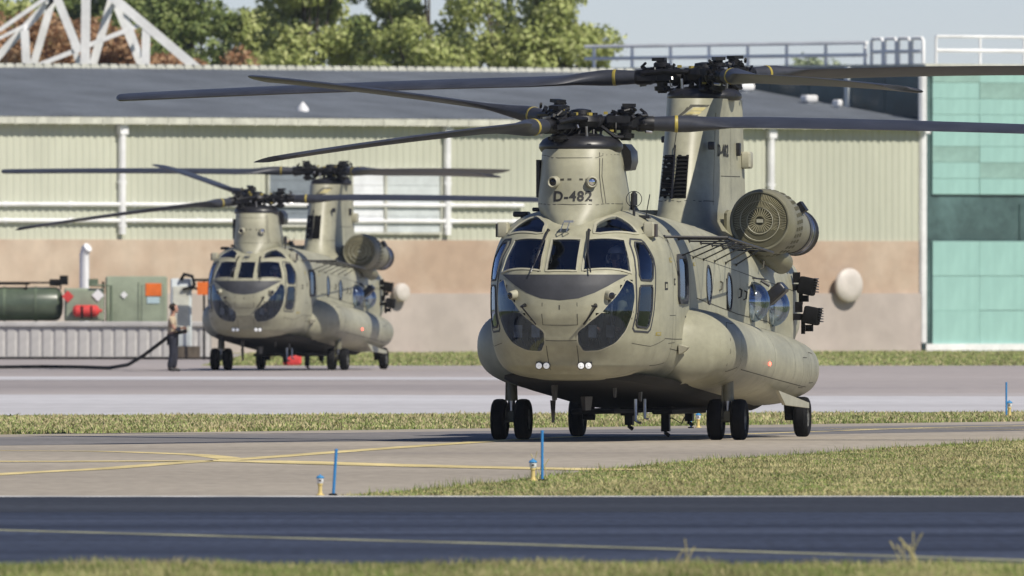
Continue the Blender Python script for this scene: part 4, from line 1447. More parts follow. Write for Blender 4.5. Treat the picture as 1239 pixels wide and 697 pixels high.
        f.lathe([(12.0, .345), (12.03, .358), (12.06, .345)], (ex, 0, ez+.4), (0, 1, -.045), 32, mi=2)
        f.build('exhaust', [M['bluesteel'], M['cover'], M['steel']], eo, smooth=40)
        s_ = MB()
        s_.lathe([(8.915, .001), (8.912, .405)], (ex, 0, ez+.4), (0, 1, -.045), 32, mi=1)
        for ra, rb, nn, wd in ((.07, .185, 28, .010), (.205, .295, 72, .0075), (.305, .40, 92, .0075)):
            for k in range(nn):
                a = 2*PI*k/nn
                c_ = (ex+math.cos(a)*(ra+rb)/2, 8.898-.045*math.sin(a)*(ra+rb)/2, ez+math.sin(a)*(ra+rb)/2)
                s_.box(c_, (rb-ra, .012, wd), rot=(0, -a, 0), mi=0)
        for ra in (.195, .30):
            s_.lathe([(8.895, ra-.006), (8.89, ra), (8.895, ra+.006)], (ex, 0, ez+.4), (0, 1, -.045), 40, mi=2)
        s_.box((ex, 8.89, ez), (.10, .02, .05), mi=2)
        s_.build('intake_screen', [M['brass'], M['screen'], M['paint_edge']], eo, smooth=0)
        v_ = MB()
        for row, y in enumerate((9.42, 9.62, 9.82)):
            for k in range(30):
                a = 2*PI*k/30+row*.04
                v_.box((ex+math.cos(a)*.500, y, ez+math.sin(a)*.500-.045*(y-8.9)), (.02, .13, .055), rot=(0, -a, 0))
        v_.build('filter_slots', M['screen'], eo, smooth=0)
        v_ = MB()
        for a in (.6, 1.9, 3.1, 4.4, 5.3):
            v_.box((ex+math.cos(a)*.36, 11.1, ez+math.sin(a)*.36), (.12, .3, .16), rot=(0, -a, 0))
        v_.tube([(ex-sg*.1, 10.6, ez-.4), (ex, 11.6, ez-.42), (ex+sg*.1, 12.2, ez-.34)], .05)
        v_.build('engine_plumbing', M['black'], eo)
        # mount between the pylon and the engine and the drooping fairing below
        m_ = MB()
        m_.bevbox((sg*.85, 11.1, 3.22), (.7, 1.2, .42), .05)
        m_.build('engine_mount', M['paint'], T)
        m_ = MB()
        m_.tube([(sg*1.05, 9.3, 2.95), (sg*1.18, 9.5, 2.88), (sg*1.34, 9.8, 2.76), (sg*1.45, 10.2, 2.62), (sg*1.49, 10.35, 2.56)], [.10, .17, .19, .17, .07], 20)
        m_.build('oil_tank_fairing', M['paint_olive'], T, smooth=60)
    # ---- HF towel-rail aerial down both sides
    for sg in (1,):
        a = MB()
        r0, r1 = Vector((sg*2.08, .6, 2.99)), Vector((sg*1.70, 7.6, 2.78))
        a.tube([r0, r1], .016, 6)
        ups = [(1.18, .35), (1.10, 1.5), (1.12, 2.5), (1.15, 3.6), (1.17, 4.7), (1.19, 5.8), (1.2, 7.0)]
        for i, (x, y) in enumerate(ups):
            h = hb.ray_cast(Vector((sg*3, y, 3.0-.03*i)), Vector((-sg, 0, 0)))[0]
            p = r0.lerp(r1, max(0, min(1, (y-.6)/7.0)))
            if h:
                a.tube([h, p], .014 if i else .022, 6)
                a.ball(h, .03, 6, 4)
                if i < 6:
                    l_ = hb.ray_cast(Vector((sg*3, y+.9, 2.72-.025*i)), Vector((-sg, 0, 0)))[0]
                    a.tube([l_, p], .011, 6)
                    a.ball(l_, .025, 6, 4)
        a.tube([(sg*1.2, .35, 3.0), (sg*1.25, .8, 2.75)], .006, 4)
        a.build('towel_rail_aerial', M['cover'], T)
    # ---- sensor boxes, small aerials
    for sg in (1, -1):
        b = MB()
        b.bevbox((sg*1.08, -.42, 3.10), (.16, .22, .22), .02, mi=0)
        b.box((sg*1.17, -.40, 3.09), (.03, .19, .19), mi=1)
        b.tube([(sg*1.05, -.4, 3.0), (sg*1.04, -.38, 2.92)], .06)
        b.build('warning_receiver', [M['paint_edge'], M['maroon']], T)
        b = MB()
        ax = (sg*.55, -.8, -.12)
        b.lathe([(-.08, .075), (.0, .07), (.08, .060), (.09, .05)], (sg*.70, -1.78, 2.15), ax, 16, mi=0)
        b.lathe([(.088, .052), (.10, .03), (.10, .001)], (sg*.70, -1.78, 2.15), ax, 12, mi=1)
        b.build('nose_sensor', [M['paint_edge'], M['visor']], T)
        b = MB()
        b.tube([(sg*.52, -1.92, 2.0), (sg*.55, -2.04, 1.98), (sg*.50, -2.14, 1.99)], [.03, .02, .012], 8)
        b.tube([(sg*.55, -2.04, 1.98), (sg*.35, -1.95, 1.72)], .012, 6)
        b.build('pitot_tube', M['black'], T)
        b = MB()
        tp = hb.ray_cast(Vector((sg*.30, -4, 3.10)), Vector((0, 1, 0)))[0]
        b.tube([tp+Vector((0, -.01, -.02)), tp+Vector((0, -.06, 0)), (sg*.36, -1.66, 2.78), (sg*.42, -1.83, 2.53)], [.03, .022, .014, .01], 6)
        b.tube([(sg*.35, -1.62, 2.80), (sg*.44, -1.87, 2.48)], .012, 4)
        b.build('wiper', M['cover'], T)
        # landing lamps, each a twin-bulb unit on a bracket
        b = MB()
        for k in (-.055, .055):
            b.lathe([(.06, .03), (.03, .05), (0, .055), (-.015, .055), (-.018, .047)], (sg*.31+k, -1.58, 1.12), (0, 1, .1), 16)
        b.box((sg*.31, -1.46, 1.18), (.20, .20, .05))
        lo_ = b.build('landing_light', M['cover'], T)
        b = MB()
        for k in (-.055, .055):
            b.lathe([(-.018, .046), (-.022, .030), (-.012, .026), (-.026, .012), (-.03, .001)], (sg*.31+k, -1.58, 1.12), (0, 1, .1), 14)
        b.build('lit_bulb', M['lit'], lo_)
    b = MB()
    b.lathe([(0, .05), (.16, .05), (.2, .02), (.21, .001)], (.80, -.1, 3.46), (0, 0, 1), 12)
    pts = [(.80+.115*math.cos(a), -.1, 3.55+.115*math.sin(a)) for a in [2*PI*k/20 for k in range(21)]]
    b.tube(pts, .006, 5, cap=False)
    b.tube([(.80, -.1, 3.2), (.80, -.1, 3.48)], .02)
    c2 = MB(); c2.tube([(.93, .1, 3.22), (1.0, .12, 3.62)], .008, 5); c2.box((.93, .1, 3.29), (.16, .14, .05)); c2.build('whip_aerial', M['cover'], T)
    c2 = MB(); c2.tube([(-.9, .2, 3.2), (-.9, .2, 3.36)], .03); c2.bevbox((-.92, .25, 3.33), (.22, .3, .08), .02); c2.build('roof_light', M['cover'], T)
    c2 = MB(); c2.bevbox((-.70, .3, 3.40), (.12, .2, .06), .015); c2.build('roof_light', M['cover'], T)
    b.build('roof_aerial', M['cover'], T)
    b = MB()
    for x in (-.03, .06):
        b.tube([(x, -1.15, 3.22), (x-.02, -1.32, 3.2), (x-.06, -1.34, 3.08), (x-.05, -1.2, 3.04)], .008, 6)
    b.box((.02, -1.22, 3.22), (.14, .1, .03))
    b.build('air_temperature_probe', M['steel'], T)
    # ---- flare dispensers at the tail
    for sg in (1, -1):
        for z, o in ((2.28, 0), (1.83, .07)):
            b = MB()
            b.bevbox((sg*(1.50+o), 12.4, z), (.24, .34, .26), .02, rot=(0, R(12*sg), 0))
            b.box((sg*(1.35+o/2), 12.4, z-.02), (.26, .2, .10)); b.box((sg*(1.40+o/2), 12.4, z-.13), (.05, .1, .3)); b.box((sg*(1.34+o/2), 12.35, z+.13), (.1, .12, .16))
            b.box((sg*(1.46+o), 12.4, z-.19), (.1, .16, .1))
            bo = b.build('flare_dispenser', M['rubber'], T)
            cl = MB()
            for k in range(6):
                cl.box((sg*(1.64+o), 12.4, z-.09+k*.04), (.03, .34, .014), rot=(0, R(12*sg), 0))
            cl.build('flare_cell_rib', M['cover'], bo)
        b = MB()
        b.bevbox((sg*1.50, 9.1, 2.16), (.18, .40, .38), .03, rot=(0, R(48*sg), 0))
        b.tube([(sg*1.3, 9.0, 2.36), (sg*1.42, 9.05, 2.28)], .02)
        b.tube([(sg*1.28, 8.2, 2.40), (sg*1.42, 8.7, 2.38)], .012)
        b.build('searchlight_box', M['cover'], T)
        for y, z in ((4.8, 2.28), (6.7, 2.17), (7.2, 2.14), (8.9, 2.6)):
            b = MB(); b.tube([(sg*1.30, y, z-.07), (sg*1.345, y+.02, z-.05), (sg*1.345, y+.1, z+.05), (sg*1.30, y+.12, z+.07)], .013, 6)
            b.build('hand_hold', M['seam'], T)
    # ---- belly
    b = MB()
    rings = []
    for y, ww, z0 in ((-.9, .6, .95), (-.5, .95, .90), (.5, 1.12, .84), (2, 1.15, .76), (4.5, 1.15, .63), (7, 1.15, .50), (10, 1.1, .42), (11.2, .9, .66)):
        rings.append([(-ww-.1, y, z0+.08), (-ww, y, z0+.02), (-ww+.1, y, z0-.02), (ww-.1, y, z0-.02), (ww, y, z0+.02), (ww+.1, y, z0+.08)])
    b.loft(rings)
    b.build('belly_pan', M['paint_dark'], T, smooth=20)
    for y, d in ((3.9, .18), (7.4, .30), (9.7, .16)):
        b = MB()
        b.box((.1, y, .42), (.22, .3, .12)); b.box((.1, y, .40-d/2), (.12, .16, d)); b.tube([(.1, y, .42-d), (.1, y-.03, .38-d), (.15, y, .34-d)], .03)
        if d > .2: b.tube([(.1, 7.4, .30), (.2, 7.4, .30), (.34, 7.4, .22), (.46, 7.4, .46)], .01, 5)
        b.build('cargo_hook', M['black'], T)
    for p_ in ([(.62, 1.2, .62), (.62, 1.2, .30), (.70, 1.2, .26)], [(.74, 1.3, .62), (.74, 1.3, .34), (.80, 1.3, .32)]):
        MB().tube(p_, .022).build('boarding_step', M['steel'], T)
    b = MB()
    b.loft([[(-.62, 1.0, .6), (-.60, 1.4, .6), (-.64, 1.4, .6)], [(-.62, 1.15, .12+.15), (-.61, 1.35, .27), (-.63, 1.35, .27)]])
    b.build('blade_aerial', M['cover'], T)
    for c_, d_ in (((-.36, -.2, .72), (.04, .2, .22)), ((.05, .2, .56), (.05, .5, .2)), ((.5, .0, .72), (.03, .1, .14)), ((.8, .5, .66), (.03, .1, .14))):
        MB().box(c_, d_, taper=1.4).build('blade_aerial', M['cover'], T)
    for c_, d_ in (((0, 5.5, .43), (.5, 8, .06)), ((-.55, 4.6, .42), (.3, 2.4, .08)), ((.6, 5.5, .42), (.3, 3.4, .08))):
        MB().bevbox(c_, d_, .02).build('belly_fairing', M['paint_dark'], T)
    # ---- landing gear
    def wheel(x, y, parent, name='wheel'):
        mb = MB()
        mb.lathe([(-.09, .15), (-.105, .20), (-.105, .255), (-.085, .29), (-.05, .303), (-.048, .297), (-.04, .297), (-.038, .304), (.0, .305), (.038, .304), (.04, .297), (.048, .297), (.05, .303), (.085, .29), (.105, .255), (.105, .20), (.09, .15)], (0, 0, 0), (1, 0, 0), 40)
        t = mb.build('wheel', M['rubber'], parent, smooth=40)
        t.location = (x, y, .303)
        r_ = MB()
        r_.lathe([(-.08, .001), (-.085, .05), (-.06, .06), (-.05, .12), (-.085, .155), (.085, .155), (.05, .12), (.06, .06), (.085, .05), (.08, .001)], (0, 0, 0), (1, 0, 0), 24)
        for k in range(8):
            a = 2*PI*k/8
            r_.box((.075, .09*math.cos(a), .09*math.sin(a)), (.02, .02, .02)); r_.box((-.075, .09*math.cos(a), .09*math.sin(a)), (.02, .02, .02))
        r_.build('rim', M['rim'], t)
    for sg in (1, -1):
        g_ = MB()
        x = sg*1.62
        g_.tube([(x, 3.6, .95), (x, 3.6, .58)], .085, 12); g_.tube([(x, 3.6, .6), (x, 3.6, .30)], .055, 12, mi=1)
        g_.tube([(x-.22, 3.6, .303), (x+.22, 3.6, .303)], .045, 10)
        g_.tube([(x, 3.7, .62), (x, 3.82, .48), (x, 3.66, .34)], .022); g_.box((x, 3.58, .36), (.1, .12, .14))
        g_.tube([(x-.07, 3.55, .9), (x-.08, 3.54, .35)], .012); g_.tube([(x+.07, 3.62, .85), (x+.09, 3.64, .34)], .01)
        g_.build('forward_landing_gear', [M['paint_olive'], M['steel']], T)
        wheel(x-.175, 3.6, T)
        wheel(x+.175, 3.6, T)
        g_ = MB()
        x = sg*1.72
        g_.tube([(x-sg*.2, 10.0, .9), (x-sg*.2, 10.4, .34)], .07, 10); g_.tube([(x-sg*.25, 10.4, .303), (x, 10.4, .303)], .045, 10)
        g_.tube([(x-sg*.2, 10.9, .95), (x-sg*.2, 10.5, .36)], .04, 10); g_.box((x-sg*.2, 10.4, .34), (.12, .16, .18)); g_.box((x-sg*.24, 10.3, .55), (.08, .3, .12))
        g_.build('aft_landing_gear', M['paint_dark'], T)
        wheel(x, 10.4, T)
    # ---- cockpit
    b = MB()
    b.box((0, 1.0, 2.1), (2.3, .04, 2.0)); b.box((0, .1, 1.28), (1.9, 1.6, .04))
    b.build('cockpit_bulkhead', M['inner'], T)
    b = MB()
    b.bevbox((0, -1.25, 2.28), (1.7, .25, .36), .05); b.box((0, -.9, 1.75), (.4, .7, .7)); b.box((0, -.35, 3.2), (.5, .7, .12))
    for x in (-.6, -.35, .35, .6):
        b.box((x, -1.11, 2.3), (.2, .02, .2))
    b.build('instrument_panel', M['inner'], T)
    for sg in (1, -1):
        b = MB()
        b.bevbox((sg*.55, -.12, 1.82), (.52, .5, .14), .04); b.bevbox((sg*.55, .2, 2.25), (.5, .12, .85), .04, rot=(R(-8), 0, 0)); b.bevbox((sg*.55, .22, 2.78), (.28, .1, .2), .03)
        b.box((sg*.55, 0, 1.5), (.4, .4, .5))
        b.build('pilot_seat', M['grip'], T)
        b = MB()
        b.tube([(sg*.55, -.75, 1.3), (sg*.55, -.62, 1.75), (sg*.55, -.6, 2.05)], .02); b.box((sg*.55, -.6, 2.08), (.05, .06, .12))
        b.tube([(sg*.45, -1.5, 1.5), (sg*.45, -1.35, 1.65)], .02); b.box((sg*.42, -1.55, 1.62), (.12, .04, .18)); b.box((sg*.68, -1.55, 1.62), (.12, .04, .18))
        for k in range(4):
            b.tube([(sg*(.35+.13*k), -1.35, 1.42), (sg*(.42+.12*k), -1.55, 1.55+.05*(k % 2))], .012)
        b.build('flight_controls', M['steel'], T)
    return T

M['emblem'] = mat('emblem_ochre', (.36, .31, .13), .6, var=.1)
M['maroon'] = mat('dark_maroon_radome', (.06, .045, .04), .5, var=.1)
M['rim'] = mat('grey_wheel_rim', (.12, .12, .11), .5, var=.2, scale=8)
M['inner'] = mat('black_cockpit_lining', (.02, .021, .026), .7, var=.2)

def pilot(label, seat_world, rz, visor_down):
    """crew member strapped in the seat, helmeted; feet on the pedals, hands on the stick and collective"""
    P = empty('person', seat_world, rz, label, 'person', 'helicopter crew behind the windscreens')
    j = {}
    e = []
    j['pelvis'] = (Vector((0, .05, .0)), (.15, .12))
    j['waist'] = (Vector((0, .08, .16)), (.14, .10)); j['chest'] = (Vector((0, .08, .36)), (.17, .12)); j['neckb'] = (Vector((0, .06, .52)), .075)
    j['neck'] = (Vector((0, .04, .60)), .055); j['skull'] = (Vector((0, .02, .70)), .085)
    e += [('pelvis', 'waist'), ('waist', 'chest'), ('chest', 'neckb'), ('neckb', 'neck'), ('neck', 'skull')]
    for s_, sg in (('L', 1), ('R', -1)):
        j['sh'+s_] = (Vector((sg*.19, .06, .46)), .06); j['el'+s_] = (Vector((sg*.27, -.10, .22)), .043)
        wr = Vector((sg*.12, -.36, .26)) if sg == 1 else Vector((sg*.30, -.36, .12))
        j['wrist'+s_] = (wr, .028)
        e += [('chest', 'sh'+s_), ('sh'+s_, 'el'+s_), ('el'+s_, 'wrist'+s_)]
        hand(j, e, s_, wr, (-.2*sg, -1, .1), (-sg, -.2, -.3), .6)
        j['hip'+s_] = (Vector((sg*.10, 0, -.02)), .09); j['kn'+s_] = (Vector((sg*.16, -.46, .06)), .062); j['an'+s_] = (Vector((sg*.14, -.78, -.34)), .045); j['toe'+s_] = (Vector((sg*.14, -.98, -.30)), .038)
        e += [('pelvis', 'hip'+s_), ('hip'+s_, 'kn'+s_), ('kn'+s_, 'an'+s_), ('an'+s_, 'toe'+s_)]
    skinned('body', j, e, M['skin'], P, 1)
    cj = {k: (v[0], tuple(c*1.1+.008 for c in v[1]) if isinstance(v[1], tuple) else v[1]*1.1+.008) for k, v in j.items() if k in ('pelvis', 'waist', 'chest', 'neckb', 'shL', 'shR', 'elL', 'elR', 'hipL', 'hipR', 'knL', 'knR', 'anL', 'anR')}
    for s_ in 'LR':
        cj['cuff'+s_] = (j['el'+s_][0].lerp(j['wrist'+s_][0], .9), .038)
    ce = [(a, b) for a, b in e if a in cj and b in cj]+[('elL', 'cuffL'), ('elR', 'cuffR')]
    skinned('flight_suit', cj, ce, M['suit'], P, 1)
    mb, ey, mo, f, l = head_mesh((0, 0, .73), .235, (0, -1))
    mb.build('face', M['skin'], P, 60)
    ey.build('eyes', M['visor'], P)
    mo.build('mouth', M['maroon'], P)
    hm_ = MB()
    rings = []
    for i in range(9):
        a = PI*i/8
        z = -.07+.21*math.sin(a/2+.0) if False else None
    hm_.ball((0, .02, .775), (.135, .155, .135), 20, 14)
    # cut the face opening: keep the faces above the brow or behind the cheeks
    kf = []
    for fc in hm_.f:
        c = sum((Vector(hm_.v[i]) for i in fc), Vector())/len(fc)
        if c.z > .765 or c.y > -.03:
            if c.z > .66: kf.append(fc)
    hm_.f = kf
    hm_.m = [0]*len(kf)
    for sg in (1, -1):
        hm_.ball((sg*.125, .02, .72), (.03, .06, .07), 10, 8)
    h_ = hm_.build('helmet', M['helmet'], P, 60)
    v_ = MB()
    rings = [[(math.sin(a)*.128, -.012-math.cos(a)*.135, z) for a in [R(-70+10*k) for k in range(15)]] for z in ((.80, .77, .73, .70) if visor_down else (.86, .84, .81, .79))]
    v_.loft(rings, cap=False, closed=False)
    v_.build('visor', M['visor'], h_, 60)
    b = MB()
    b.tube([(.12, -.02, .68), (.09, -.11, .66), (.02, -.14, .67)], .008)
    b.build('microphone', M['rubber'], h_)
    return P
# ================================================================= things on the airfield
# ---- ribbed concrete barrier at left
M['conc'] = mat('barrier_concrete', (.47, .455, .44), .85, var=.08, scale=1.2)
M['conc2'] = mat('barrier_concrete_dark', (.42, .405, .39), .85, var=.1, scale=1.2)
ba = empty('concrete_barrier', (-14, 645, 0), 0, 'low ribbed light grey concrete barrier in front of the green trailers', 'barrier')
pmh = MB()
pmh.loft([[(-.1885, .01, z), (-.11, -.035, z), (.11, -.035, z), (.1885, .01, z), (.175, .10, z), (-.175, .10, z)] for z in (.10, .14, .98, 1.02)])
pme = pmh.mesh('panel', M['conc'], 0)
for k in range(24):
    link('panel', pme, ba, (-4.4+.378*k, .005*(k % 3), 0))
mb = MB(); mb.box((0, .14, .5), (9.1, .12, 1.0)); mb.build('backing_slab', M['conc2'], ba, 0)
mb = MB(); mb.bevbox((0, .05, 1.11), (9.2, .34, .17), .03); mb.build('coping', M['conc'], ba, 0)
mb = MB(); mb.box((0, .04, .05), (9.2, .3, .10)); mb.build('footing', M['conc2'], ba, 0)

M['army'] = mat('army_green', (.115, .15, .095), .55, var=.12, scale=1.5)
M['army_l'] = mat('faded_army_green', (.27, .31, .225), .7, var=.08, scale=1.5)
M['army_tank'] = mat('tank_green', (.085, .11, .075), .3, var=.12, scale=1.5)
M['red'] = mat('signal_red', (.62, .05, .045), .5, var=.06)
M['placard'] = mat('white_placard', (.78, .78, .78), .5, var=.03)
M['skyblue'] = mat('pale_blue_sheet', (.45, .58, .62), .5, var=.05)
def wheelset(p, xs, r_=.42):
    for x in xs:
        for y in (-.75, .75):
            mb = MB()
            mb.lathe([(-.12, r_*.5), (-.13, r_*.85), (-.09, r_), (.09, r_), (.13, r_*.85), (.12, r_*.5)], (x, y, r_), (0, 1, 0), 24)
            t = mb.build('wheel', M['rubber'], p)
            mb = MB(); mb.lathe([(-.10, .001), (-.11, r_*.5), (.11, r_*.5), (.10, .001)], (x, y, r_), (0, 1, 0), 16)
            mb.build('rim', M['army'], t)
def diamond(parent, x, y, z, s_, m, name='placard'):
    mb = MB(); mb.box((x, y, z), (s_, .02, s_), rot=(0, R(45), 0)); return mb.build(name, m, parent, 0)
ft = empty('fuel_trailer', (-15.3, 654.5, 0), 0, 'dark green fuel tank trailer with a glossy drum behind the barrier at left', 'trailer')
mb = MB(); mb.box((0, 0, .95), (5.4, 1.5, .22)); mb.box((-2.9, 0, .9), (.8, .16, .12)); mb.build('chassis', M['army'], ft)
wheelset(ft, (-1.6, -.6, 1.7))
mb = MB(); mb.lathe([(-2.45, .001), (-2.42, .3), (-2.32, .48), (-2.2, .54), (.75, .54), (.87, .48), (.95, .3), (.98, .001)], (0, 0, 1.74), (1, 0, 0), 32)
tk = mb.build('tank', M['army_tank'], ft, 40)
for x in (-1.7, -.9, .1):
    mb = MB(); mb.lathe([(-.04, .54), (-.04, .56), (.04, .56), (.04, .54)], (x, 0, 1.74), (1, 0, 0), 32); mb.build('tank_band', M['army'], tk, 40)
mb = MB(); mb.tube([(-2.4, -.3, 2.42), (.9, -.3, 2.42)], .035, 6); mb.tube([(-2.4, .3, 2.42), (.9, .3, 2.42)], .035, 6); mb.box((-1.2, 0, 2.38), (2.2, .4, .06)); mb.box((.7, 0, 2.42), (.32, .4, .22)); mb.box((1.0, -.1, 2.50), (.26, .3, .30))
for x in (-2.4, -1.3, -.2, .9):
    mb.tube([(x, -.3, 2.2), (x, -.3, 2.42)], .03, 6)
mb.build('walkway', M['rubber'], ft)
mb = MB(); mb.bevbox((1.65, -.1, 1.72), (1.25, 1.2, 1.05), .04); cb = mb.build('pump_cabinet', M['army_l'], ft)
mb = MB(); mb.box((1.65, -.72, 1.72), (1.1, .03, .9)); mb.build('cabinet_door', M['army_l'], cb, 0)
diamond(ft, 1.14, -.76, 1.98, .27, M['red']); diamond(ft, 2.10, -.76, 2.02, .28, M['placard'])
mb = MB(); mb.lathe([(-.45, .001), (-.42, .13), (-.34, .19), (.30, .19), (.38, .13), (.42, .05), (.5, .05), (.5, .001)], (1.74, -.92, 1.52), (1, 0, 0), 20); mb.build('extinguisher', M['red'], ft)
mb = MB(); mb.box((1.6, -.92, 1.47), (.07, .4, .4)); mb.box((1.9, -.92, 1.47), (.05, .4, .4)); mb.build('extinguisher_strap', M['rubber'], ft)
mb = MB(); mb.tube([(2.52, -.8, .9), (2.52, -.8, 2.32), (1.9, -.8, 2.34)], .05, 6); mb.box((1.95, -.5, 2.42), (.3, .4, .24)); mb.build('hose_gantry', M['army'], ft)
eb = empty('equipment_container', (-12.0, 655.2, 0), 0, 'faded green equipment container with an orange square panel behind the barrier', 'container')
mb = MB(); mb.bevbox((0, 0, 1.75), (1.95, 1.5, 1.75), .05); mb.build('body', M['army_l'], eb)
mb = MB(); mb.box((0, 0, .7), (2.0, 1.3, .3)); mb.box((-.8, 0, .28), (.15, 1.3, .56)); mb.box((.8, 0, .28), (.15, 1.3, .56)); mb.build('skid', M['army'], eb)
mb = MB(); mb.box((.1, -.765, 1.7), (.03, .03, 1.5)); mb.box((.55, -.765, 1.75), (.72, .025, 1.25)); mb.build('door', M['army_l'], eb, 0)
mb = MB(); mb.box((.56, -.79, 2.20), (.50, .02, .40)); mb.build('orange_panel', M['orange'], eb, 0)
mb = MB(); mb.box((.55, -.79, 1.86), (.40, .02, .20)); mb.build('data_sheet', M['skyblue'], eb, 0)
diamond(eb, -.38, -.775, 2.03, .17, M['placard'])
mb = MB(); mb.tube([(-1.05, -.8, 1.0), (-1.05, -.8, 2.45)], .05, 6); mb.build('frame_post', M['rubber'], eb)
ec = empty('service_cabinet', (-10.35, 641.5, 0), 0, 'pale grey service cabinet with hoses behind the standing crewman', 'cabinet')
mb = MB(); mb.bevbox((0, 0, 1.45), (.66, .6, 2.2), .04); mb.build('body', M['palegrey'], ec)
mb = MB(); mb.box((.0, -.31, 1.6), (.50, .03, 1.4)); mb.build('door', M['cream'], ec, 0)
mb = MB(); mb.box((.14, .0, .25), (.9, .7, .36)); mb.build('base', M['bark'], ec)
mb = MB(); mb.tube([(.0, -.35, 2.5), (.1, -.45, 2.68), (.35, -.4, 2.62), (.42, -.4, 2.35), (.3, -.4, 2.2)], .06, 6); mb.tube([(.05, -.38, 2.2), (.3, -.4, 2.28), (.6, -.4, 2.2)], .05, 6); mb.build('hose_end', M['rubber'], ec)
op = empty('orange_board', (-9.62, 640.5, 0), 0, 'square orange warning board on a pole beside the nose of the far helicopter', 'sign')
mb = MB(); mb.box((0, 0, 2.24), (.42, .03, .40)); mb.build('board', M['orange'], op, 0)
mb = MB(); mb.tube([(0, .04, 0), (0, .04, 2.5)], .04, 6); mb.box((.0, .04, 2.5), (.6, .1, .08)); mb.build('pole', M['rubber'], op)
mb = MB(); mb.tube([(0, 0, 0), (0, 0, 3.35), (.05, -.08, 3.52), (.12, -.14, 3.58)], .16, 12)
o = mb.build('white_vent_pipe', M['white']); o.location = (-13.95, 669, 0)
tag(o, 'thick white upright pipe behind the fuel trailer against the brick band', 'pipe')
# hoses
mb = MB()
hp = [(-18.5, 570, .05), (-16, 572, .05), (-14.6, 569, .05), (-13.2, 574, .05), (-12.0, 571, .05), (-11.1, 565, .05), (-10.45, 558, .16), (-9.95, 553, .42), (-9.55, 551, .70), (-9.25, 550, .92), (-8.93, 549.8, 1.05), (-8.72, 549.8, 1.10)]
mb.tube(hp, .05, 8)
tag(mb.build('fuel_hose', M['rubber']), 'black fuel hose lying on the apron and rising to the standing crewman', 'hose')
mb = MB()
mb.tube([(-19+.35*k, 643.9+.1*math.sin(k*1.3), .05) for k in range(29)], .045, 6)  # thin black line along the foot of the barrier
tag(mb.build('black_strand', M['rubber']), 'thin black cable lying along the foot of the ribbed barrier', 'strand')
mb = MB(); mb.bevbox((0, 0, .17), (.55, .35, .30), .06); mb.tube([(-.15, 0, .32), (-.1, 0, .42), (.1, 0, .42), (.15, 0, .32)], .02)
o = mb.build('equipment_bag', M['red']); o.location = (-6.35, 592, 0)
tag(o, 'red equipment bag on the ground seen beneath the far helicopter', 'bag')

# ---- stakes and taxiway lights
M['stakeblue'] = mat('blue_stake', (.03, .22, .52), .5, var=.06)
M['lampblue'] = mat('blue_lamp_cap', (.06, .26, .52), .25, var=.05)
M['postyellow'] = mat('yellow_post', (.68, .53, .20), .5, var=.08, scale=12)
sk = [((-1.94, 222.2), .50, 4.2, 'blue marker stake leaning right, left of the verge, nearest the runway'),
      ((.352, 239), .585, 0, 'upright blue marker stake in the verge in front of the near wheels'),
      ((2.87, 329), .29, 0, 'short blue marker stake seen beneath the belly of the near helicopter'),
      ((8.63, 358), .60, 0, 'blue marker stake far right on the grass strip')]
for (x, y), h, ln, lb in sk:
    mb = MB()
    t = math.tan(R(ln))
    mb.tube([(0, 0, -.05), (t*h, 0, h), (t*h, 0, h+.008)], [.016, .016, .008], 8)
    mb.tube([(t*h*.97, 0, h*.97), (t*h, 0, h+.004)], .0185, 8)
    o = mb.build('marker_stake', M['stakeblue'])
    o.location = (x, y, 0)
    tag(o, lb, 'stake', 'blue marker stakes beside the taxiway')
    mb = MB(); mb.lathe([(0, .05), (.02, .045), (.025, .02)], (0, 0, 0), (0, 0, 1), 10); mb.build('ground_socket', M['rubber'], o)
def taxi_light(x, y, h, label):
    T = empty('taxiway_light', (x, y, 0), 0, label, 'light', 'taxiway edge lights')
    k = h/.26
    mb = MB(); mb.lathe([(0, .055), (.012, .055), (.018, .03), (.05, .024), (.12, .024), (.125, .032), (.14, .032), (.145, .028)], (0, 0, 0), (0, 0, k), 16)
    mb.v = [(a*k, b*k, c*k) for a, b, c in mb.v]
    mb.build('post', M['postyellow'], T)
    mb = MB(); mb.lathe([(.145, .03), (.16, .040), (.205, .042), (.207, .03)], (0, 0, 0), (0, 0, 1), 16)
    mb.box((0, -.041, .18), (.03, .004, .02), mi=1)
    mb.v = [(a*k, b*k, c*k) for a, b, c in mb.v]
    mb.build('lamp_body', [M['placard'], M['maroon']], T)
    mb = MB(); mb.lathe([(.205, .046), (.215, .050), (.222, .046), (.235, .034), (.243, .012), (.255, .008), (.256, .001)], (0, 0, 0), (0, 0, 1), 16)
    mb.v = [(a*k, b*k, c*k) for a, b, c in mb.v]
    mb.build('lamp_cap', M['lampblue'], T)
taxi_light(-2.08, 222.3, .235, 'blue-capped taxiway light beside the leaning stake at the runway edge')
taxi_light(.245, 239.4, .265, 'blue-capped yellow taxiway light in the verge below the near helicopter nose')
for x, y, h, lb in ((3.0, 330.3, .25, 'yellow taxiway light post seen beneath the belly of the near helicopter'), (8.72, 359.5, .29, 'yellow taxiway light post far right on the grass strip')):
    taxi_light(x, y, h, lb)

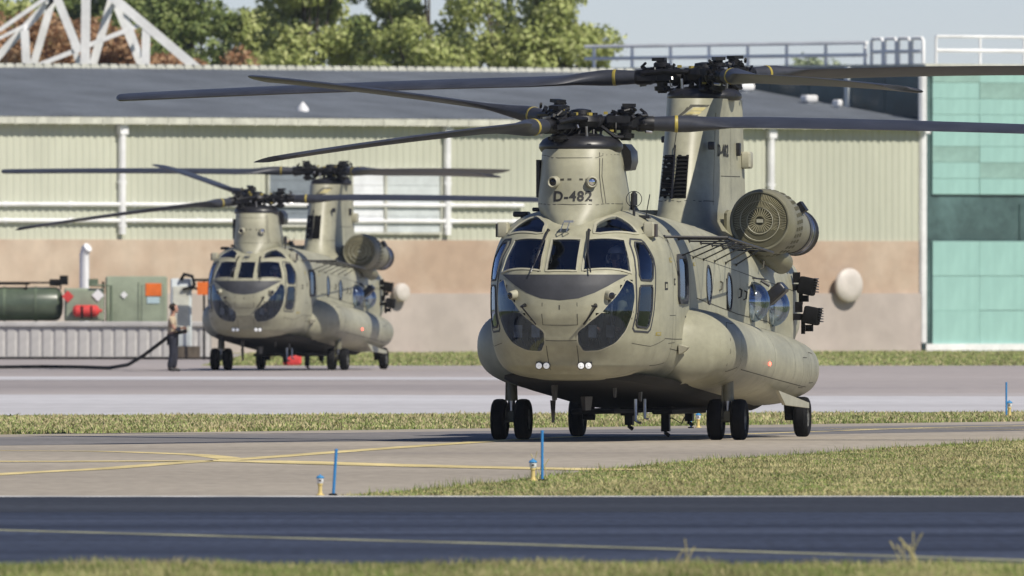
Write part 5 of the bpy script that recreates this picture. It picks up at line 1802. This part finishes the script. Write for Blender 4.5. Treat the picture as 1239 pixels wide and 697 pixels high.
# ---- the two helicopters
AH = R(9.3)
near = build_helicopter('khaki tandem rotor helicopter standing nearest on the taxiway')
near.location = (1.01, 300, 0)
near.rotation_euler = (0, 0, -AH)
far = copy_tree(near)
far['label'] = 'smaller looking khaki tandem rotor helicopter farther back at left on the apron'
far.location = (-6.93, 557, 0)
for ch in list(far.children):            # no readable serial on the far machine
    for g2 in list(ch.children):
        if g2.name.startswith('registration_lettering'):
            bpy.data.objects.remove(g2)
HEAD = 9.3
heads = sorted([c for c in far.children if c.name.startswith('rotor_head')], key=lambda o: o.location.y)
for hd, angs in zip(heads, ([(346+HEAD, .2), (106+HEAD, 6.5), (226+HEAD, -4.5)], [(178+HEAD, 1.0), (58+HEAD, 1.2), (298+HEAD, .0)])):
    for kind in ('pitch_housing', 'rotor_blade'):
        for ch, (az, fl) in zip([c for c in hd.children if c.name.startswith(kind)], angs):
            ch.rotation_euler = (0, R(-fl), R(az))

# ---- crews
def crew(near_, lab_l, lab_r, X, Y):
    for sg, lb in ((1, lab_l), (-1, lab_r)):
        lx, ly = sg*.55, -.18
        wx = X+lx*math.cos(AH)+ly*math.sin(AH)
        wy = Y-lx*math.sin(AH)+ly*math.cos(AH)
        pilot(lb, (wx, wy, 1.96), -AH+(R(18) if sg < 0 else 0), sg > 0)
crew(True, 'helmeted crew member with dark visor behind the right windscreen of the near helicopter', 'helmeted crew member looking aside behind the left windscreen of the near helicopter', 1.01, 300)
crew(False, 'helmeted crew member behind the right windscreen of the far helicopter', 'helmeted crew member behind the left windscreen of the far helicopter', -6.93, 557)

# ---- the standing ground crewman, facing right, hose in both hands
def ground_crew():
    P = empty('person', (-9.1, 550, 0), 0, 'person in sand shirt and navy trousers standing and holding the fuel hose', 'person')
    j, e = {}, []
    j['pelvis'] = (Vector((0, 0, .96)), (.12, .15))
    j['waist'] = (Vector((-.02, 0, 1.12)), (.105, .14)); j['chest'] = (Vector((-.03, 0, 1.34)), (.125, .165)); j['neckb'] = (Vector((-.01, 0, 1.50)), .075)
    j['neck'] = (Vector((.01, 0, 1.57)), .055); j['skull'] = (Vector((.03, 0, 1.67)), .08)
    e += [('pelvis', 'waist'), ('waist', 'chest'), ('chest', 'neckb'), ('neckb', 'neck'), ('neck', 'skull')]
    for s_, sg in (('L', 1), ('R', -1)):
        j['sh'+s_] = (Vector((-.02, sg*.19, 1.45)), .06); j['el'+s_] = (Vector((.02, sg*.25, 1.17)), .045)
        wr = Vector((.25, sg*.09, 1.13+.04*sg)); j['wrist'+s_] = (wr, .03)
        e += [('chest', 'sh'+s_), ('sh'+s_, 'el'+s_), ('el'+s_, 'wrist'+s_)]
        hand(j, e, s_, wr, (1, -.35*sg, -.1), (.1, -sg, -.2), .75)
        j['hip'+s_] = (Vector((0, sg*.09, .90)), .095); j['kn'+s_] = (Vector((.03+.03*sg, sg*.10, .50)), .062); j['an'+s_] = (Vector((-.03+.06*sg, sg*.10, .09)), .045); j['toe'+s_] = (Vector((.13+.06*sg, sg*.12, .04)), .036); j['heel'+s_] = (Vector((-.07+.06*sg, sg*.10, .04)), .034)
        e += [('pelvis', 'hip'+s_), ('hip'+s_, 'kn'+s_), ('kn'+s_, 'an'+s_), ('an'+s_, 'toe'+s_), ('an'+s_, 'heel'+s_)]
    skinned('body', j, e, M['skin'], P, 2)
    def cloth(name, keys, m, extra=(), grow=.014):
        grow += .010
        cj = {k: (j[k][0], tuple(c+grow for c in j[k][1]) if isinstance(j[k][1], tuple) else j[k][1]+grow) for k in keys}
        ce = [(a, b) for a, b in e if a in cj and b in cj]
        for a, b, k, r_ in extra:
            cj[b+'_end'] = (j[a][0].lerp(j[b][0], k), r_)
            ce.append((a, b+'_end'))
        skinned(name, cj, ce, m, P, 2)
    cloth('shirt', ['pelvis', 'waist', 'chest', 'neckb', 'shL', 'shR'], M['shirt'], [('shL', 'elL', .75, .06), ('shR', 'elR', .75, .06)], .016)
    cloth('trousers', ['pelvis', 'hipL', 'hipR', 'knL', 'knR', 'anL', 'anR'], M['trousers'], (), .024)
    for s_ in 'LR':
        cj = {'a': (j['an'+s_][0]+Vector((0, 0, .06)), .055), 'b': (j['an'+s_][0]+Vector((0, 0, -.03)), .055), 'c': (j['toe'+s_][0]+Vector((.02, 0, .005)), .045), 'd': (j['heel'+s_][0], .042)}
        skinned('boot', cj, [('a', 'b'), ('b', 'c'), ('b', 'd')], M['boot'], P, 2)
        cj = {'a': (j['el'+s_][0].lerp(j['wrist'+s_][0], .1), .055), 'b': (j['el'+s_][0].lerp(j['wrist'+s_][0], .92), .04)}
        skinned('sleeve_guard', cj, [('a', 'b')], M['trousers'], P, 2)
    mb, ey, mo, f, l = head_mesh((.03, 0, 1.70), .235, (1, 0))
    mb.build('face', M['skin'], P, 60)
    ey.build('eyes', M['visor'], P)
    mo.build('mouth', M['maroon'], P)
    h = MB(); h.ball((.005, 0, 1.745), (.108, .098, .095), 18, 12)
    kf = [fc for fc in h.f if (lambda c: c.z > 1.745+.35*(c.x-.02) and not (c.x > .085 and c.z < 1.79) or (c.x < -.02 and c.z > 1.66))(sum((Vector(h.v[i]) for i in fc), Vector())/len(fc))]
    h.f = kf; h.m = [0]*len(kf)
    h.build('hair', M['hair'], P, 60)
    mb = MB()
    for sg in (1, -1):
        mb.ball((.02, sg*.105, 1.69), (.045, .03, .055), 10, 8)
    mb.tube([(.02, .11*math.cos(a), 1.70+.15*math.sin(a)) for a in [PI*k/12 for k in range(13)]], .012, 6)
    mb.build('ear_defenders', M['rubber'], P, 60)
ground_crew()

# ================================================================= air: one closed box of even haze round camera, field and buildings
mb = MB()
mb.box((0, 2150, 8.5), (5100, 4800, 19))
hz = mb.build('haze', [], None, 0) if False else link('haze', (lambda me: me)(mb.mesh('haze', [], 0)))
m = bpy.data.materials.new('thin_haze')
m.use_nodes = True
nt = m.node_tree
nt.nodes.clear()
o_ = nt.nodes.new("ShaderNodeOutputMaterial")
pv = nt.nodes.new("ShaderNodeVolumePrincipled")
pv.inputs['Color'].default_value = (.86, .92, 1, 1)
pv.inputs['Density'].default_value = .00004
nt.links.new(pv.outputs[0], o_.inputs['Volume'])
hz.data.materials.append(m)
tag(hz, kind='stuff')
